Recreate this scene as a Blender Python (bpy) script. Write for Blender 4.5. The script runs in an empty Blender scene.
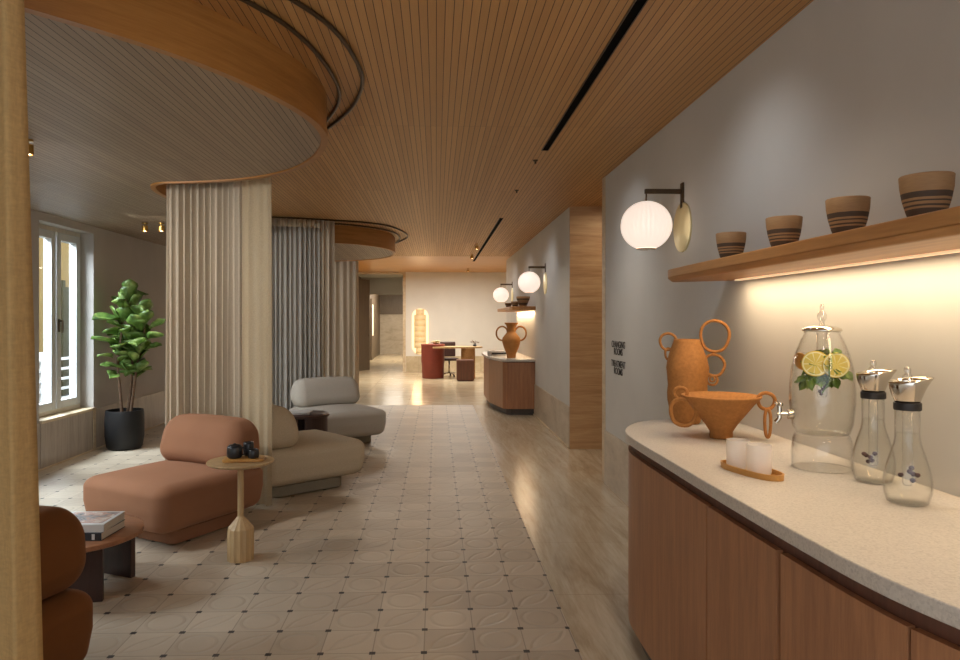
import bpy, bmesh, math, random
from mathutils import Vector, Matrix, noise

PI = math.pi
R = math.radians
rnd = random.Random(7)
sc = bpy.context.scene
COL = sc.collection

# ------------------------------------------------------------------ camera, world, exposure
F_PX = 705.0
YAW = math.atan(19.7 / F_PX)
cam_d = bpy.data.cameras.new('camera')
cam = bpy.data.objects.new('camera', cam_d)
COL.objects.link(cam)
cam.location = (0, 0, 1.5)
cam.rotation_euler = (R(90), 0, -YAW)
cam_d.sensor_width = 36.0
cam_d.lens = F_PX / 960.0 * 36.0
cam_d.shift_x = (480 - 455.7) / 960.0
cam_d.shift_y = -(330 - 320) / 960.0
cam_d.clip_start = 0.05
sc.camera = cam

world = bpy.data.worlds.new('world')
sc.world = world
world.use_nodes = True
bg = world.node_tree.nodes['Background']
bg.inputs['Color'].default_value = (0.88, 0.94, 1.0, 1)
bg.inputs['Strength'].default_value = 1.55

sc.view_settings.view_transform = 'Standard'
sc.view_settings.look = 'None'
sc.view_settings.exposure = 0.33
sc.view_settings.gamma = 1.0
sc.view_settings.use_curve_mapping = False
sc.cycles.use_denoising = True
sc.cycles.max_bounces = 10
sc.cycles.diffuse_bounces = 5
sc.cycles.transparent_max_bounces = 24
sc.cycles.sample_clamp_indirect = 4.0
sc.cycles.caustics_reflective = False
sc.cycles.caustics_refractive = False


def light(kind, name, loc, energy, color, size=None, size_y=None, rot=(0, 0, 0), spot=None, blend=0.6, shape='RECTANGLE', spread=None):
    d = bpy.data.lights.new(name, kind)
    d.energy = energy
    d.color = color
    if kind == 'AREA':
        d.shape = shape
        d.size = size
        if size_y:
            d.size_y = size_y
        if spread:
            d.spread = spread
    elif size is not None:
        d.shadow_soft_size = size
    if spot:
        d.spot_size = spot
        d.spot_blend = blend
    o = bpy.data.objects.new(name, d)
    o.location = loc
    o.rotation_euler = rot
    COL.objects.link(o)
    return o


WARM = (1.0, 0.66, 0.36)
WARM2 = (1.0, 0.89, 0.74)
COOL = (0.80, 0.90, 1.0)
WIN_Y = [(-0.9, 0.22), (1.1, 2.22), (3.1, 4.22), (5.1, 6.22), (7.15, 8.27), (11.3, 12.4), (13.4, 14.5)]
# daylight coming through each window of the left wall
for (a, b) in WIN_Y:
    light('AREA', 'window_daylight', (-5.5, (a + b) / 2, 3.75), 430, COOL, 1.6, 1.5, (0, R(-48), 0))



def aim(o, target):
    o.rotation_euler = (Vector(target) - o.location).to_track_quat('-Z', 'Y').to_euler()


# added fill spots without fittings, brightening the curtains and lounge chairs
for loc_, tgt_, pw_ in (((-3.0, 3.9, 2.5), (-1.8, 5.8, 1.2), 130), ((-3.2, 7.3, 2.5), (-1.7, 9.1, 1.2), 85), ((-3.2, 11.3, 2.5), (-1.7, 13.1, 1.2), 60), ((0.3, 1.2, 2.75), (-1.9, 3.4, 0.6), 22)):
    aim(light('SPOT', 'curtain_fill', loc_, pw_, (1.0, 0.96, 0.91), 0.15, spot=R(95), blend=1.0), tgt_)

# wall washers along the ceiling slot
for y_ in (0.8, 3.2, 5.4, 9.4, 11.6, 13.8):
    aim(light('SPOT', 'wall_washer', (0.75, y_, 2.78), 15, (0.93, 0.96, 1.0), 0.1, spot=R(105), blend=1.0), (1.56, y_ + 0.2, 1.5))

# ------------------------------------------------------------------ materials
MATS = {}


def newmat(name):
    m = bpy.data.materials.new(name)
    m.use_nodes = True
    nt = m.node_tree
    b = nt.nodes['Principled BSDF']
    MATS[name] = m
    return m, nt, b


def N(nt, t, **kw):
    n = nt.nodes.new(t)
    for k, v in kw.items():
        setattr(n, k, v)
    return n


def L(nt, a, b):
    nt.links.new(a, b)


def rgb(c):
    return (c[0], c[1], c[2], 1.0)


def hexc(h):
    h = h.lstrip('#')
    out = []
    for i in (0, 2, 4):
        v = int(h[i:i + 2], 16) / 255
        out.append(v / 12.92 if v <= 0.04045 else ((v + 0.055) / 1.055) ** 2.4)
    return tuple(out)


def math_node(nt, op, a, b=None, c=None):
    n = nt.nodes.new('ShaderNodeMath')
    n.operation = op
    for i, v in enumerate((a, b, c)):
        if v is None:
            continue
        if isinstance(v, (int, float)):
            n.inputs[i].default_value = v
        else:
            L(nt, v, n.inputs[i])
    return n.outputs[0]


def mixc(nt, fac, a, b, blend='MIX'):
    n = nt.nodes.new('ShaderNodeMix')
    n.data_type = 'RGBA'
    n.blend_type = blend
    if isinstance(fac, (int, float)):
        n.inputs[0].default_value = fac
    else:
        L(nt, fac, n.inputs[0])
    for i, v in ((6, a), (7, b)):
        if isinstance(v, tuple):
            n.inputs[i].default_value = rgb(v)
        else:
            L(nt, v, n.inputs[i])
    return n.outputs[2]


def coords(nt, scale=(1, 1, 1), rot=(0, 0, 0)):
    tc = N(nt, 'ShaderNodeTexCoord')
    mp = N(nt, 'ShaderNodeMapping')
    mp.inputs['Scale'].default_value = scale
    mp.inputs['Rotation'].default_value = rot
    L(nt, tc.outputs['Object'], mp.inputs['Vector'])
    return mp.outputs[0]


def noise_tex(nt, vec, scale, detail=3.0, rough=0.55, dist=0.0):
    n = N(nt, 'ShaderNodeTexNoise')
    n.inputs['Scale'].default_value = scale
    n.inputs['Detail'].default_value = detail
    n.inputs['Roughness'].default_value = rough
    n.inputs['Distortion'].default_value = dist
    L(nt, vec, n.inputs['Vector'])
    return n.outputs[0]


def ramp(nt, fac, stops):
    n = N(nt, 'ShaderNodeValToRGB')
    while len(n.color_ramp.elements) < len(stops):
        n.color_ramp.elements.new(0.5)
    for e, (p, c) in zip(n.color_ramp.elements, stops):
        e.position = p
        e.color = rgb(c) if len(c) == 3 else c
    L(nt, fac, n.inputs[0])
    return n.outputs[0]


def bump(nt, b, height, strength=0.3, dist=0.01):
    n = N(nt, 'ShaderNodeBump')
    n.inputs['Strength'].default_value = strength
    n.inputs['Distance'].default_value = dist
    L(nt, height, n.inputs['Height'])
    L(nt, n.outputs[0], b.inputs['Normal'])


def plain(name, c, rough=0.5, metal=0.0, nscale=None, namt=0.12, bmp=0.0, sheen=0.0, spec=0.5, stretch=(1, 1, 1)):
    m, nt, b = newmat(name)
    b.inputs['Roughness'].default_value = rough
    b.inputs['Metallic'].default_value = metal
    b.inputs['Specular IOR Level'].default_value = spec
    if sheen:
        b.inputs['Sheen Weight'].default_value = sheen
        b.inputs['Sheen Roughness'].default_value = 0.4
        b.inputs['Sheen Tint'].default_value = rgb(tuple(min(1, x * 1.5 + 0.1) for x in c))
    if nscale:
        v = coords(nt, stretch)
        f = noise_tex(nt, v, nscale, 4)
        lo = tuple(x * (1 - namt) for x in c)
        hi = tuple(min(1, x * (1 + namt)) for x in c)
        L(nt, ramp(nt, f, [(0.3, lo), (0.7, hi)]), b.inputs['Base Color'])
        if bmp:
            bump(nt, b, f, bmp, 0.004)
    else:
        b.inputs['Base Color'].default_value = rgb(c)
    return m


def wood(name, c1, c2, axis='Z', rough=0.45, scale=1.0):
    m, nt, b = newmat(name)
    st = {'XY': (1, 1, 16), 'X': (1, 14, 14), 'Y': (14, 1, 14), 'Z': (14, 14, 1)}[axis]
    v = coords(nt, tuple(s * scale for s in st))
    f1 = noise_tex(nt, v, 2.2, 5, 0.6, 0.6)
    f2 = noise_tex(nt, v, 14, 3, 0.6)
    f = math_node(nt, 'MULTIPLY_ADD', f2, 0.35, math_node(nt, 'MULTIPLY', f1, 0.75))
    L(nt, ramp(nt, f, [(0.35, c1), (0.7, c2)]), b.inputs['Base Color'])
    b.inputs['Roughness'].default_value = rough
    bump(nt, b, f2, 0.08, 0.002)
    return m


def slat_wood(name, c1, c2, pitch=0.0377, groove=0.095, board=2.4):
    """narrow boards running along Y with shadow gaps between them"""
    m, nt, b = newmat(name)
    tc = N(nt, 'ShaderNodeTexCoord')
    sx = N(nt, 'ShaderNodeSeparateXYZ')
    L(nt, tc.outputs['Object'], sx.inputs[0])
    u = math_node(nt, 'DIVIDE', sx.outputs[0], pitch)
    fr = math_node(nt, 'FRACT', u)
    idx = math_node(nt, 'FLOOR', u)
    gm = math_node(nt, 'LESS_THAN', fr, groove)
    pan = math_node(nt, 'FLOOR', math_node(nt, 'DIVIDE', idx, 16))
    yy = math_node(nt, 'ADD', math_node(nt, 'DIVIDE', sx.outputs[1], board), math_node(nt, 'MULTIPLY', pan, 0.0))
    yi = math_node(nt, 'FLOOR', yy)
    yf = math_node(nt, 'FRACT', yy)
    wn = N(nt, 'ShaderNodeTexWhiteNoise', noise_dimensions='2D')
    cb = N(nt, 'ShaderNodeCombineXYZ')
    L(nt, idx, cb.inputs[0])
    L(nt, yi, cb.inputs[1])
    L(nt, cb.outputs[0], wn.inputs[0])
    v = coords(nt, (30, 1.5, 1))
    g = noise_tex(nt, v, 3, 4, 0.6, 0.4)
    base = ramp(nt, math_node(nt, 'MULTIPLY_ADD', wn.outputs[0], 0.45, math_node(nt, 'MULTIPLY', g, 0.55)), [(0.2, c1), (0.8, c2)])
    joint = math_node(nt, 'LESS_THAN', yf, 0.0018)
    mask = math_node(nt, 'MAXIMUM', gm, math_node(nt, 'MULTIPLY', joint, 0.5))
    col = mixc(nt, mask, base, tuple(x * 0.16 for x in c1))
    L(nt, col, b.inputs['Base Color'])
    b.inputs['Roughness'].default_value = 0.5
    bump(nt, b, math_node(nt, 'SUBTRACT', 1.0, mask), 0.5, 0.006)
    return m


def travertine(name, c1, c2, c3, scale=(1, 1, 6), rough=0.4, slab=None, dist=1.2, base_scale=1.6):
    m, nt, b = newmat(name)
    v = coords(nt, scale)
    f = noise_tex(nt, v, base_scale, 6, 0.62, dist)
    f2 = noise_tex(nt, v, base_scale * 7, 4, 0.6, 0.3)
    ff = math_node(nt, 'MULTIPLY_ADD', f2, 0.3, math_node(nt, 'MULTIPLY', f, 0.8))
    col = ramp(nt, ff, [(0.35, c1), (0.52, c2), (0.7, c3)])
    if slab:
        tc = N(nt, 'ShaderNodeTexCoord')
        sx = N(nt, 'ShaderNodeSeparateXYZ')
        L(nt, tc.outputs['Object'], sx.inputs[0])
        ms = None
        for i, (off, size, wid) in slab.items():
            q = math_node(nt, 'DIVIDE', math_node(nt, 'ADD', sx.outputs[i], off), size)
            k = math_node(nt, 'LESS_THAN', math_node(nt, 'FRACT', q), wid / size)
            ms = k if ms is None else math_node(nt, 'MAXIMUM', ms, k)
        col = mixc(nt, math_node(nt, 'MULTIPLY', ms, 0.6), col, tuple(x * 0.6 for x in c1))
    L(nt, col, b.inputs['Base Color'])
    b.inputs['Roughness'].default_value = rough
    bump(nt, b, f2, 0.04, 0.002)
    return m


def tile_mat():
    m, nt, b = newmat('patterned_tile')
    tc = N(nt, 'ShaderNodeTexCoord')
    sx = N(nt, 'ShaderNodeSeparateXYZ')
    L(nt, tc.outputs['Object'], sx.inputs[0])
    S = 0.2325
    u = math_node(nt, 'DIVIDE', math_node(nt, 'SUBTRACT', sx.outputs[0], 0.643 - 40 * S), S)
    S = 0.2365
    v = math_node(nt, 'DIVIDE', math_node(nt, 'SUBTRACT', sx.outputs[1], 3.183 - 40 * S), S)
    uf = math_node(nt, 'FRACT', u)
    vf = math_node(nt, 'FRACT', v)
    ui = math_node(nt, 'FLOOR', u)
    vi = math_node(nt, 'FLOOR', v)

    def edge(f):
        return math_node(nt, 'MINIMUM', f, math_node(nt, 'SUBTRACT', 1.0, f))
    eu, ev = edge(uf), edge(vf)
    grout = math_node(nt, 'LESS_THAN', math_node(nt, 'MINIMUM', eu, ev), 0.011)
    dot = math_node(nt, 'MULTIPLY', math_node(nt, 'LESS_THAN', eu, 0.06), math_node(nt, 'LESS_THAN', ev, 0.058))
    # embossed pattern: circle outline on one tile, leaf blades on the next
    par = math_node(nt, 'MODULO', math_node(nt, 'ADD', ui, vi), 2.0)
    cu = math_node(nt, 'SUBTRACT', uf, 0.5)
    cv = math_node(nt, 'SUBTRACT', vf, 0.5)
    rr = math_node(nt, 'SQRT', math_node(nt, 'ADD', math_node(nt, 'MULTIPLY', cu, cu), math_node(nt, 'MULTIPLY', cv, cv)))
    ring = math_node(nt, 'SMOOTH_MIN', math_node(nt, 'MULTIPLY', math_node(nt, 'ABSOLUTE', math_node(nt, 'SUBTRACT', rr, 0.38)), 14.0), 1.0, 0.2)
    dd = math_node(nt, 'ABSOLUTE', math_node(nt, 'SUBTRACT', cu, cv))
    curved = math_node(nt, 'ABSOLUTE', math_node(nt, 'SUBTRACT', dd, math_node(nt, 'MULTIPLY', math_node(nt, 'SUBTRACT', 0.26, math_node(nt, 'MULTIPLY', rr, rr)), 1.1)))
    leaf = math_node(nt, 'SMOOTH_MIN', math_node(nt, 'MULTIPLY', curved, 9.0), 1.0, 0.2)
    mixn = N(nt, 'ShaderNodeMix')
    L(nt, par, mixn.inputs[0])
    L(nt, ring, mixn.inputs[2])
    L(nt, leaf, mixn.inputs[3])
    emb = mixn.outputs[0]
    wn = N(nt, 'ShaderNodeTexWhiteNoise', noise_dimensions='2D')
    cb = N(nt, 'ShaderNodeCombineXYZ')
    L(nt, ui, cb.inputs[0])
    L(nt, vi, cb.inputs[1])
    L(nt, cb.outputs[0], wn.inputs[0])
    nz = noise_tex(nt, tc.outputs['Object'], 5, 4)
    tone = math_node(nt, 'MULTIPLY_ADD', wn.outputs[0], 0.6, math_node(nt, 'MULTIPLY', nz, 0.5))
    base = ramp(nt, tone, [(0.1, hexc('#a69784')), (0.95, hexc('#c4b5a0'))])
    base = mixc(nt, math_node(nt, 'MULTIPLY', math_node(nt, 'SUBTRACT', 1.0, emb), 0.10), base, hexc('#7c6e60'))
    col = mixc(nt, math_node(nt, 'MULTIPLY', grout, 0.55), base, hexc('#6f6459'))
    col = mixc(nt, dot, col, hexc('#1f1a18'))
    L(nt, col, b.inputs['Base Color'])
    b.inputs['Roughness'].default_value = 0.42
    h = math_node(nt, 'SUBTRACT', math_node(nt, 'MULTIPLY', emb, 0.6), math_node(nt, 'MULTIPLY', grout, 0.5))
    bump(nt, b, h, 0.5, 0.008)
    return m


def glassy(name, tint=(1, 1, 1), ior=1.45, rough=0.0, base=0.03):
    """clear thin glass: see-through with fresnel reflections"""
    m, nt, b = newmat(name)
    nt.nodes.remove(b)
    out = nt.nodes['Material Output']
    tr = N(nt, 'ShaderNodeBsdfTransparent')
    tr.inputs[0].default_value = rgb(tint)
    gl = N(nt, 'ShaderNodeBsdfGlossy')
    gl.inputs['Roughness'].default_value = rough
    lw = N(nt, 'ShaderNodeLayerWeight')
    lw.inputs[0].default_value = 0.5
    f = math_node(nt, 'MULTIPLY_ADD', math_node(nt, 'POWER', lw.outputs['Facing'], 3.2), ior - 1.0, base)
    mx = N(nt, 'ShaderNodeMixShader')
    L(nt, f, mx.inputs[0])
    L(nt, tr.outputs[0], mx.inputs[1])
    L(nt, gl.outputs[0], mx.inputs[2])
    L(nt, mx.outputs[0], out.inputs[0])
    return m


def cloth_mat(name, c, translucent=0.25, see=0.0, weave=320):
    m, nt, b = newmat(name)
    out = nt.nodes['Material Output']
    v = coords(nt, (1, 1, 0.25))
    f = noise_tex(nt, v, weave, 2)
    v2 = coords(nt, (0.25, 0.25, 1))
    f2 = noise_tex(nt, v2, weave, 2)
    g = math_node(nt, 'MULTIPLY', math_node(nt, 'ADD', f, f2), 0.5)
    col = ramp(nt, g, [(0.35, tuple(x * 0.88 for x in c)), (0.65, tuple(min(1, x * 1.08) for x in c))])
    L(nt, col, b.inputs['Base Color'])
    b.inputs['Roughness'].default_value = 0.9
    b.inputs['Specular IOR Level'].default_value = 0.15
    bump(nt, b, g, 0.08, 0.001)
    t = N(nt, 'ShaderNodeBsdfTranslucent')
    L(nt, col, t.inputs[0])
    mx = N(nt, 'ShaderNodeMixShader')
    mx.inputs[0].default_value = translucent
    L(nt, b.outputs[0], mx.inputs[1])
    L(nt, t.outputs[0], mx.inputs[2])
    last = mx.outputs[0]
    if see:
        tr = N(nt, 'ShaderNodeBsdfTransparent')
        m2 = N(nt, 'ShaderNodeMixShader')
        m2.inputs[0].default_value = see
        L(nt, last, m2.inputs[1])
        L(nt, tr.outputs[0], m2.inputs[2])
        last = m2.outputs[0]
    L(nt, last, out.inputs[0])
    return m


def emit(name, c, s, rib=False):
    m, nt, b = newmat(name)
    b.inputs['Base Color'].default_value = rgb(c)
    b.inputs['Roughness'].default_value = 0.4
    b.inputs['Emission Color'].default_value = rgb(c)
    b.inputs['Emission Strength'].default_value = s
    return m


def striped_clay():
    m, nt, b = newmat('striped_clay')
    tc = N(nt, 'ShaderNodeTexCoord')
    sx = N(nt, 'ShaderNodeSeparateXYZ')
    L(nt, tc.outputs['Object'], sx.inputs[0])
    wob = noise_tex(nt, tc.outputs['Object'], 9, 2)
    z = math_node(nt, 'ADD', sx.outputs[2], math_node(nt, 'MULTIPLY', math_node(nt, 'SUBTRACT', wob, 0.5), 0.006))
    q = math_node(nt, 'DIVIDE', z, 0.16)
    lo, hi = hexc('#b08a60'), hexc('#453930')
    n = N(nt, 'ShaderNodeValToRGB')
    n.color_ramp.interpolation = 'CONSTANT'
    seq = [(0.0, lo), (0.14, hi), (0.3, lo), (0.34, hi), (0.38, lo), (0.44, hi), (0.47, lo), (0.52, hi), (0.64, lo)]
    while len(n.color_ramp.elements) < len(seq):
        n.color_ramp.elements.new(0.5)
    for e, (p, c) in zip(n.color_ramp.elements, seq):
        e.position = p
        e.color = rgb(c)
    L(nt, q, n.inputs[0])
    grain = noise_tex(nt, coords(nt, (1, 1, 8)), 30, 3)
    col = mixc(nt, math_node(nt, 'MULTIPLY', grain, 0.5), n.outputs[0], hexc('#6e543c'))
    L(nt, col, b.inputs['Base Color'])
    b.inputs['Roughness'].default_value = 0.7
    bump(nt, b, grain, 0.2, 0.003)
    return m


def terrazzo():
    m, nt, b = newmat('terrazzo')
    v = coords(nt)
    vo = N(nt, 'ShaderNodeTexVoronoi')
    vo.inputs['Scale'].default_value = 190
    L(nt, v, vo.inputs['Vector'])
    f = noise_tex(nt, v, 260, 2)
    wn = N(nt, 'ShaderNodeTexWhiteNoise')
    L(nt, vo.outputs['Color'], wn.inputs[0])
    col = ramp(nt, math_node(nt, 'MULTIPLY_ADD', f, 0.4, math_node(nt, 'MULTIPLY', wn.outputs[0], 0.6)), [(0.1, hexc('#b9b2aa')), (0.35, hexc('#cbc4bb')), (0.9, hexc('#d8d1c8'))])
    L(nt, col, b.inputs['Base Color'])
    b.inputs['Roughness'].default_value = 0.35
    return m


def lemon_mat():
    m, nt, b = newmat('lemon_flesh')
    tc = N(nt, 'ShaderNodeTexCoord')
    sx = N(nt, 'ShaderNodeSeparateXYZ')
    L(nt, tc.outputs['Object'], sx.inputs[0])
    r = math_node(nt, 'SQRT', math_node(nt, 'ADD', math_node(nt, 'POWER', sx.outputs[0], 2.0), math_node(nt, 'POWER', sx.outputs[1], 2.0)))
    a = math_node(nt, 'ARCTAN2', sx.outputs[1], sx.outputs[0])
    seg = math_node(nt, 'FRACT', math_node(nt, 'MULTIPLY', math_node(nt, 'ADD', a, PI), 9 / (2 * PI)))
    spoke = math_node(nt, 'LESS_THAN', seg, 0.14)
    rind = math_node(nt, 'GREATER_THAN', r, 0.037)
    skin = math_node(nt, 'GREATER_THAN', r, 0.0415)
    col = mixc(nt, math_node(nt, 'MAXIMUM', spoke, rind), hexc('#dcc455'), hexc('#f0e8b0'))
    col = mixc(nt, skin, col, hexc('#e2bf2a'))
    L(nt, col, b.inputs['Base Color'])
    b.inputs['Roughness'].default_value = 0.35
    return m


def book_cover_mat():
    m, nt, b = newmat('picture_cover')
    v = coords(nt)
    f = noise_tex(nt, v, 14, 4, 0.6, 1.0)
    col = ramp(nt, f, [(0.35, hexc('#3d3a39')), (0.45, hexc('#8c8684')), (0.55, hexc('#b9836a')), (0.68, hexc('#cfc6ba'))])
    L(nt, col, b.inputs['Base Color'])
    b.inputs['Roughness'].default_value = 0.35
    return m


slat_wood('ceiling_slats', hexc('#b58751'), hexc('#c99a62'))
slat_wood('ceiling_slats_daylit', hexc('#94806c'), hexc('#a8937c'))  # same slat wood, with the grey cast of cool daylight put into its colour
wood('fascia_wood', hexc('#a06c34'), hexc('#bc8648'), 'XY', 0.4, 0.6)
wood('panel_wood', hexc('#b07c3e'), hexc('#c8944f'), 'X', 0.35, 0.5)
wood('cabinet_wood', hexc('#95674a'), hexc('#b3805a'), 'Z', 0.4)
wood('cabinet_wood_dark', hexc('#54352a'), hexc('#6e4636'), 'Z', 0.45)
wood('shelf_wood', hexc('#9a6a3c'), hexc('#bb874f'), 'Y', 0.45, 0.5)
wood('table_wood', hexc('#8a5c40'), hexc('#a87452'), 'X', 0.35, 0.6)
wood('dark_wood', hexc('#33201c'), hexc('#452c26'), 'Z', 0.4)
wood('door_wood', hexc('#57493a'), hexc('#6e5e4c'), 'Z', 0.45)
wood('light_wood', hexc('#a88a62'), hexc('#c4a67a'), 'Z', 0.45)
wood('tray_wood', hexc('#b07c3e'), hexc('#cb9850'), 'Y', 0.4)
wood('window_wood', hexc('#d6cfc2'), hexc('#e2dccf'), 'Z', 0.5)
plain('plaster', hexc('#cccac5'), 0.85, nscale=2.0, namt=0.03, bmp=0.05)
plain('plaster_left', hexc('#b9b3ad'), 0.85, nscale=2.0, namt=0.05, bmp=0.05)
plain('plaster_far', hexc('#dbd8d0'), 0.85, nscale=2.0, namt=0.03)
tile_mat()
travertine('travertine_floor', hexc('#a08f76'), hexc('#bbab92'), hexc('#cfc2ab'), (5.0, 0.5, 1), 0.22, {1: (50 - 12.43, 0.9, 0.004)})
travertine('travertine_far', hexc('#a89677'), hexc('#bfae8e'), hexc('#d0c2a6'), (1.0, 2.4, 1), 0.2, {0: (50.0, 0.9, 0.006), 1: (50 - 12.43, 0.9, 0.008)})
travertine('travertine_wall', hexc('#a39582'), hexc('#b9ab97'), hexc('#c7bba9'), (0.8, 0.8, 2.2), 0.4, {1: (50.0, 1.2, 0.004)})
travertine('travertine_left', hexc('#8f857b'), hexc('#a79b8f'), hexc('#b5aa9d'), (1, 5, 0.5), 0.35)
travertine('travertine_pier', hexc('#9b7650'), hexc('#b38d63'), hexc('#c6a47a'), (0.5, 0.5, 7), 0.45)
travertine('travertine_trim', hexc('#b09a7c'), hexc('#c9b596'), hexc('#d8c8ac'), (1, 1, 3), 0.45)
terrazzo()
plain('velvet_orange', hexc('#91684f'), 0.8, nscale=3, namt=0.06, sheen=0.5, spec=0.1)
plain('velvet_rust', hexc('#6e4626'), 0.8, nscale=3, namt=0.08, sheen=0.4, spec=0.1)
plain('boucle_beige', hexc('#c0b29a'), 0.95, nscale=160, namt=0.12, bmp=0.35, spec=0.1)
plain('boucle_grey', hexc('#b9b4ab'), 0.95, nscale=160, namt=0.10, bmp=0.35, spec=0.1)
plain('plinth_fabric', hexc('#8f8674'), 0.9, nscale=160, namt=0.1, bmp=0.3, spec=0.1)
cloth_mat('curtain_grey', hexc('#d0c3af'), 0.15)
cloth_mat('curtain_silver', hexc('#bdbab4'), 0.2)
cloth_mat('curtain_linen', hexc('#c8a874'), 0.3, 0.0, 130)
cloth_mat('curtain_sheer', hexc('#dccdb0'), 0.35, 0.32)
plain('terracotta', hexc('#a9733e'), 0.8, nscale=60, namt=0.14, bmp=0.5, spec=0.3)
plain('terracotta_smooth', hexc('#b47a3c'), 0.6, nscale=20, namt=0.08, bmp=0.2)
striped_clay()
plain('bronze', hexc('#5a4a38'), 0.4, 0.8, nscale=20)
plain('brass', hexc('#c09a55'), 0.3, 0.9, nscale=20, namt=0.05)
plain('steel', hexc('#cfc8bd'), 0.12, 1.0, nscale=6, namt=0.03)
plain('black_metal', hexc('#0d0b0a'), 0.95, 0.0, nscale=20, spec=0.05)
plain('black_rubber', hexc('#1d1b1b'), 0.5, nscale=30)
plain('black_ceramic', hexc('#25262a'), 0.3, nscale=12, namt=0.2)
plain('pot_black', hexc('#121112'), 0.55, nscale=6, namt=0.35, bmp=0.2)
plain('soil', hexc('#3a2c20'), 0.95, nscale=60, namt=0.4, bmp=0.8)
plain('bark', hexc('#6b5340'), 0.85, nscale=40, namt=0.3, bmp=0.5)
plain('slate_plinth', hexc('#56504d'), 0.6, nscale=30, namt=0.1)
plain('paper', hexc('#cfc8bd'), 0.7, nscale=200, namt=0.1, stretch=(0.2, 0.2, 6))
plain('white_cover', hexc('#cdcac6'), 0.35, nscale=5, namt=0.03)
plain('black_cover', hexc('#26272b'), 0.4, nscale=5)
plain('text_black', hexc('#35302c'), 0.7, nscale=30)
plain('burgundy_leather', hexc('#7c3326'), 0.5, nscale=8, namt=0.1)
plain('tan_leather', hexc('#a5673a'), 0.5, nscale=8, namt=0.1)
plain('woven_cane', hexc('#9a7040'), 0.7, nscale=50, namt=0.3, bmp=0.5)
plain('gold_satin', hexc('#c79a4c'), 0.35, 0.5, nscale=10, namt=0.1)
plain('pvc_white', hexc('#c9cbcb'), 0.35, nscale=8, namt=0.03)
plain('asphalt', hexc('#3a3a3a'), 0.9, nscale=20)
plain('facade_yellow', hexc('#b89c66'), 0.9, nscale=2, namt=0.06)
plain('facade_green', hexc('#5f5c44'), 0.9, nscale=2, namt=0.06)
plain('pale_cream', hexc('#f3e8b8'), 0.35, 0.5, nscale=6, namt=0.04)
plain('frosted', hexc('#e2dacb'), 0.4, nscale=8, namt=0.02)
plain('berry', hexc('#4b2c2c'), 0.7, nscale=30, namt=0.3)
plain('orange_peel', hexc('#d68a1e'), 0.4, nscale=30, namt=0.1)
plain('reflector', hexc('#ccc0a8'), 0.3, 0.4, nscale=6)
glassy('glass', (0.994, 0.996, 0.994), 1.75, 0.0, 0.03)
glassy('water', (0.985, 0.985, 0.97), 1.5, 0.0, 0.0)
glassy('knob_glass', (0.97, 0.96, 0.94), 1.8, 0.02, 0.22)
glassy('window_glass', (0.97, 0.99, 0.99), 1.2, 0.0, 0.01)
lemon_mat()
book_cover_mat()
m = emit('globe_glow', (1.0, 0.84, 0.72), 0.62)
nt = m.node_tree
tc_ = N(nt, 'ShaderNodeTexCoord')
sx_ = N(nt, 'ShaderNodeSeparateXYZ')
L(nt, tc_.outputs['Object'], sx_.inputs[0])
an_ = math_node(nt, 'ARCTAN2', sx_.outputs[1], math_node(nt, 'ADD', sx_.outputs[0], 0.235))
wv_ = math_node(nt, 'COSINE', math_node(nt, 'MULTIPLY', an_, 32.0))
L(nt, math_node(nt, 'MULTIPLY_ADD', wv_, 0.035, 0.62), nt.nodes['Principled BSDF'].inputs['Emission Strength'])
emit('bulb_glow', (1.0, 0.72, 0.42), 12.0)
emit('strip_glow', (1.0, 0.72, 0.42), 0.5)
emit('niche_glow', (1.0, 0.74, 0.40), 0.9)
emit('rib_glow', (0.80, 0.60, 0.32), 0.16)
emit('panel_glow', (1.0, 0.82, 0.60), 0.7)
m, nt, b = newmat('leaf_green')
f = noise_tex(nt, coords(nt), 9, 3)
L(nt, ramp(nt, f, [(0.3, hexc('#3a5628')), (0.5, hexc('#66853c')), (0.68, hexc('#9cb566'))]), b.inputs['Base Color'])
b.inputs['Roughness'].default_value = 0.4
m, nt, b = newmat('mint_green')
f = noise_tex(nt, coords(nt), 30, 3)
L(nt, ramp(nt, f, [(0.3, hexc('#3a5a16')), (0.7, hexc('#7d9a35'))]), b.inputs['Base Color'])
b.inputs['Roughness'].default_value = 0.5
m, nt, b = newmat('frosted_glass')
b.inputs['Base Color'].default_value = (0.92, 0.88, 0.84, 1)
b.inputs['Roughness'].default_value = 0.5
b.inputs['Alpha'].default_value = 0.42
m, nt, b = newmat('wool_rib')
b.inputs['Base Color'].default_value = rgb(hexc('#8a7a5a'))
M = MATS

# ------------------------------------------------------------------ mesh helpers


def link(name, bm, mat, parent=None, smooth=False, bevel=None, solid=None, sharp=None):
    me = bpy.data.meshes.new(name)
    bmesh.ops.recalc_face_normals(bm, faces=bm.faces)
    bm.to_mesh(me)
    bm.free()
    mats = mat if isinstance(mat, (list, tuple)) else [mat]
    for q in mats:
        me.materials.append(M[q])
    o = bpy.data.objects.new(name, me)
    COL.objects.link(o)
    if smooth:
        for p in me.polygons:
            p.use_smooth = True
        if sharp:
            me.set_sharp_from_angle(angle=R(sharp))
    if solid:
        md = o.modifiers.new('solid', 'SOLIDIFY')
        md.thickness = solid
        md.offset = 0
    if bevel:
        md = o.modifiers.new('bevel', 'BEVEL')
        md.width = bevel
        md.segments = 3
        md.limit_method = 'ANGLE'
        md.angle_limit = R(35)
    if parent:
        o.parent = parent
    return o


def tag(o, label, cat, group=None, kind=None):
    if label:
        o['label'] = label
    if cat:
        o['category'] = cat
    if group:
        o['group'] = group
    if kind:
        o['kind'] = kind
    return o


def struct(o):
    o['kind'] = 'structure'
    return o


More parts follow.
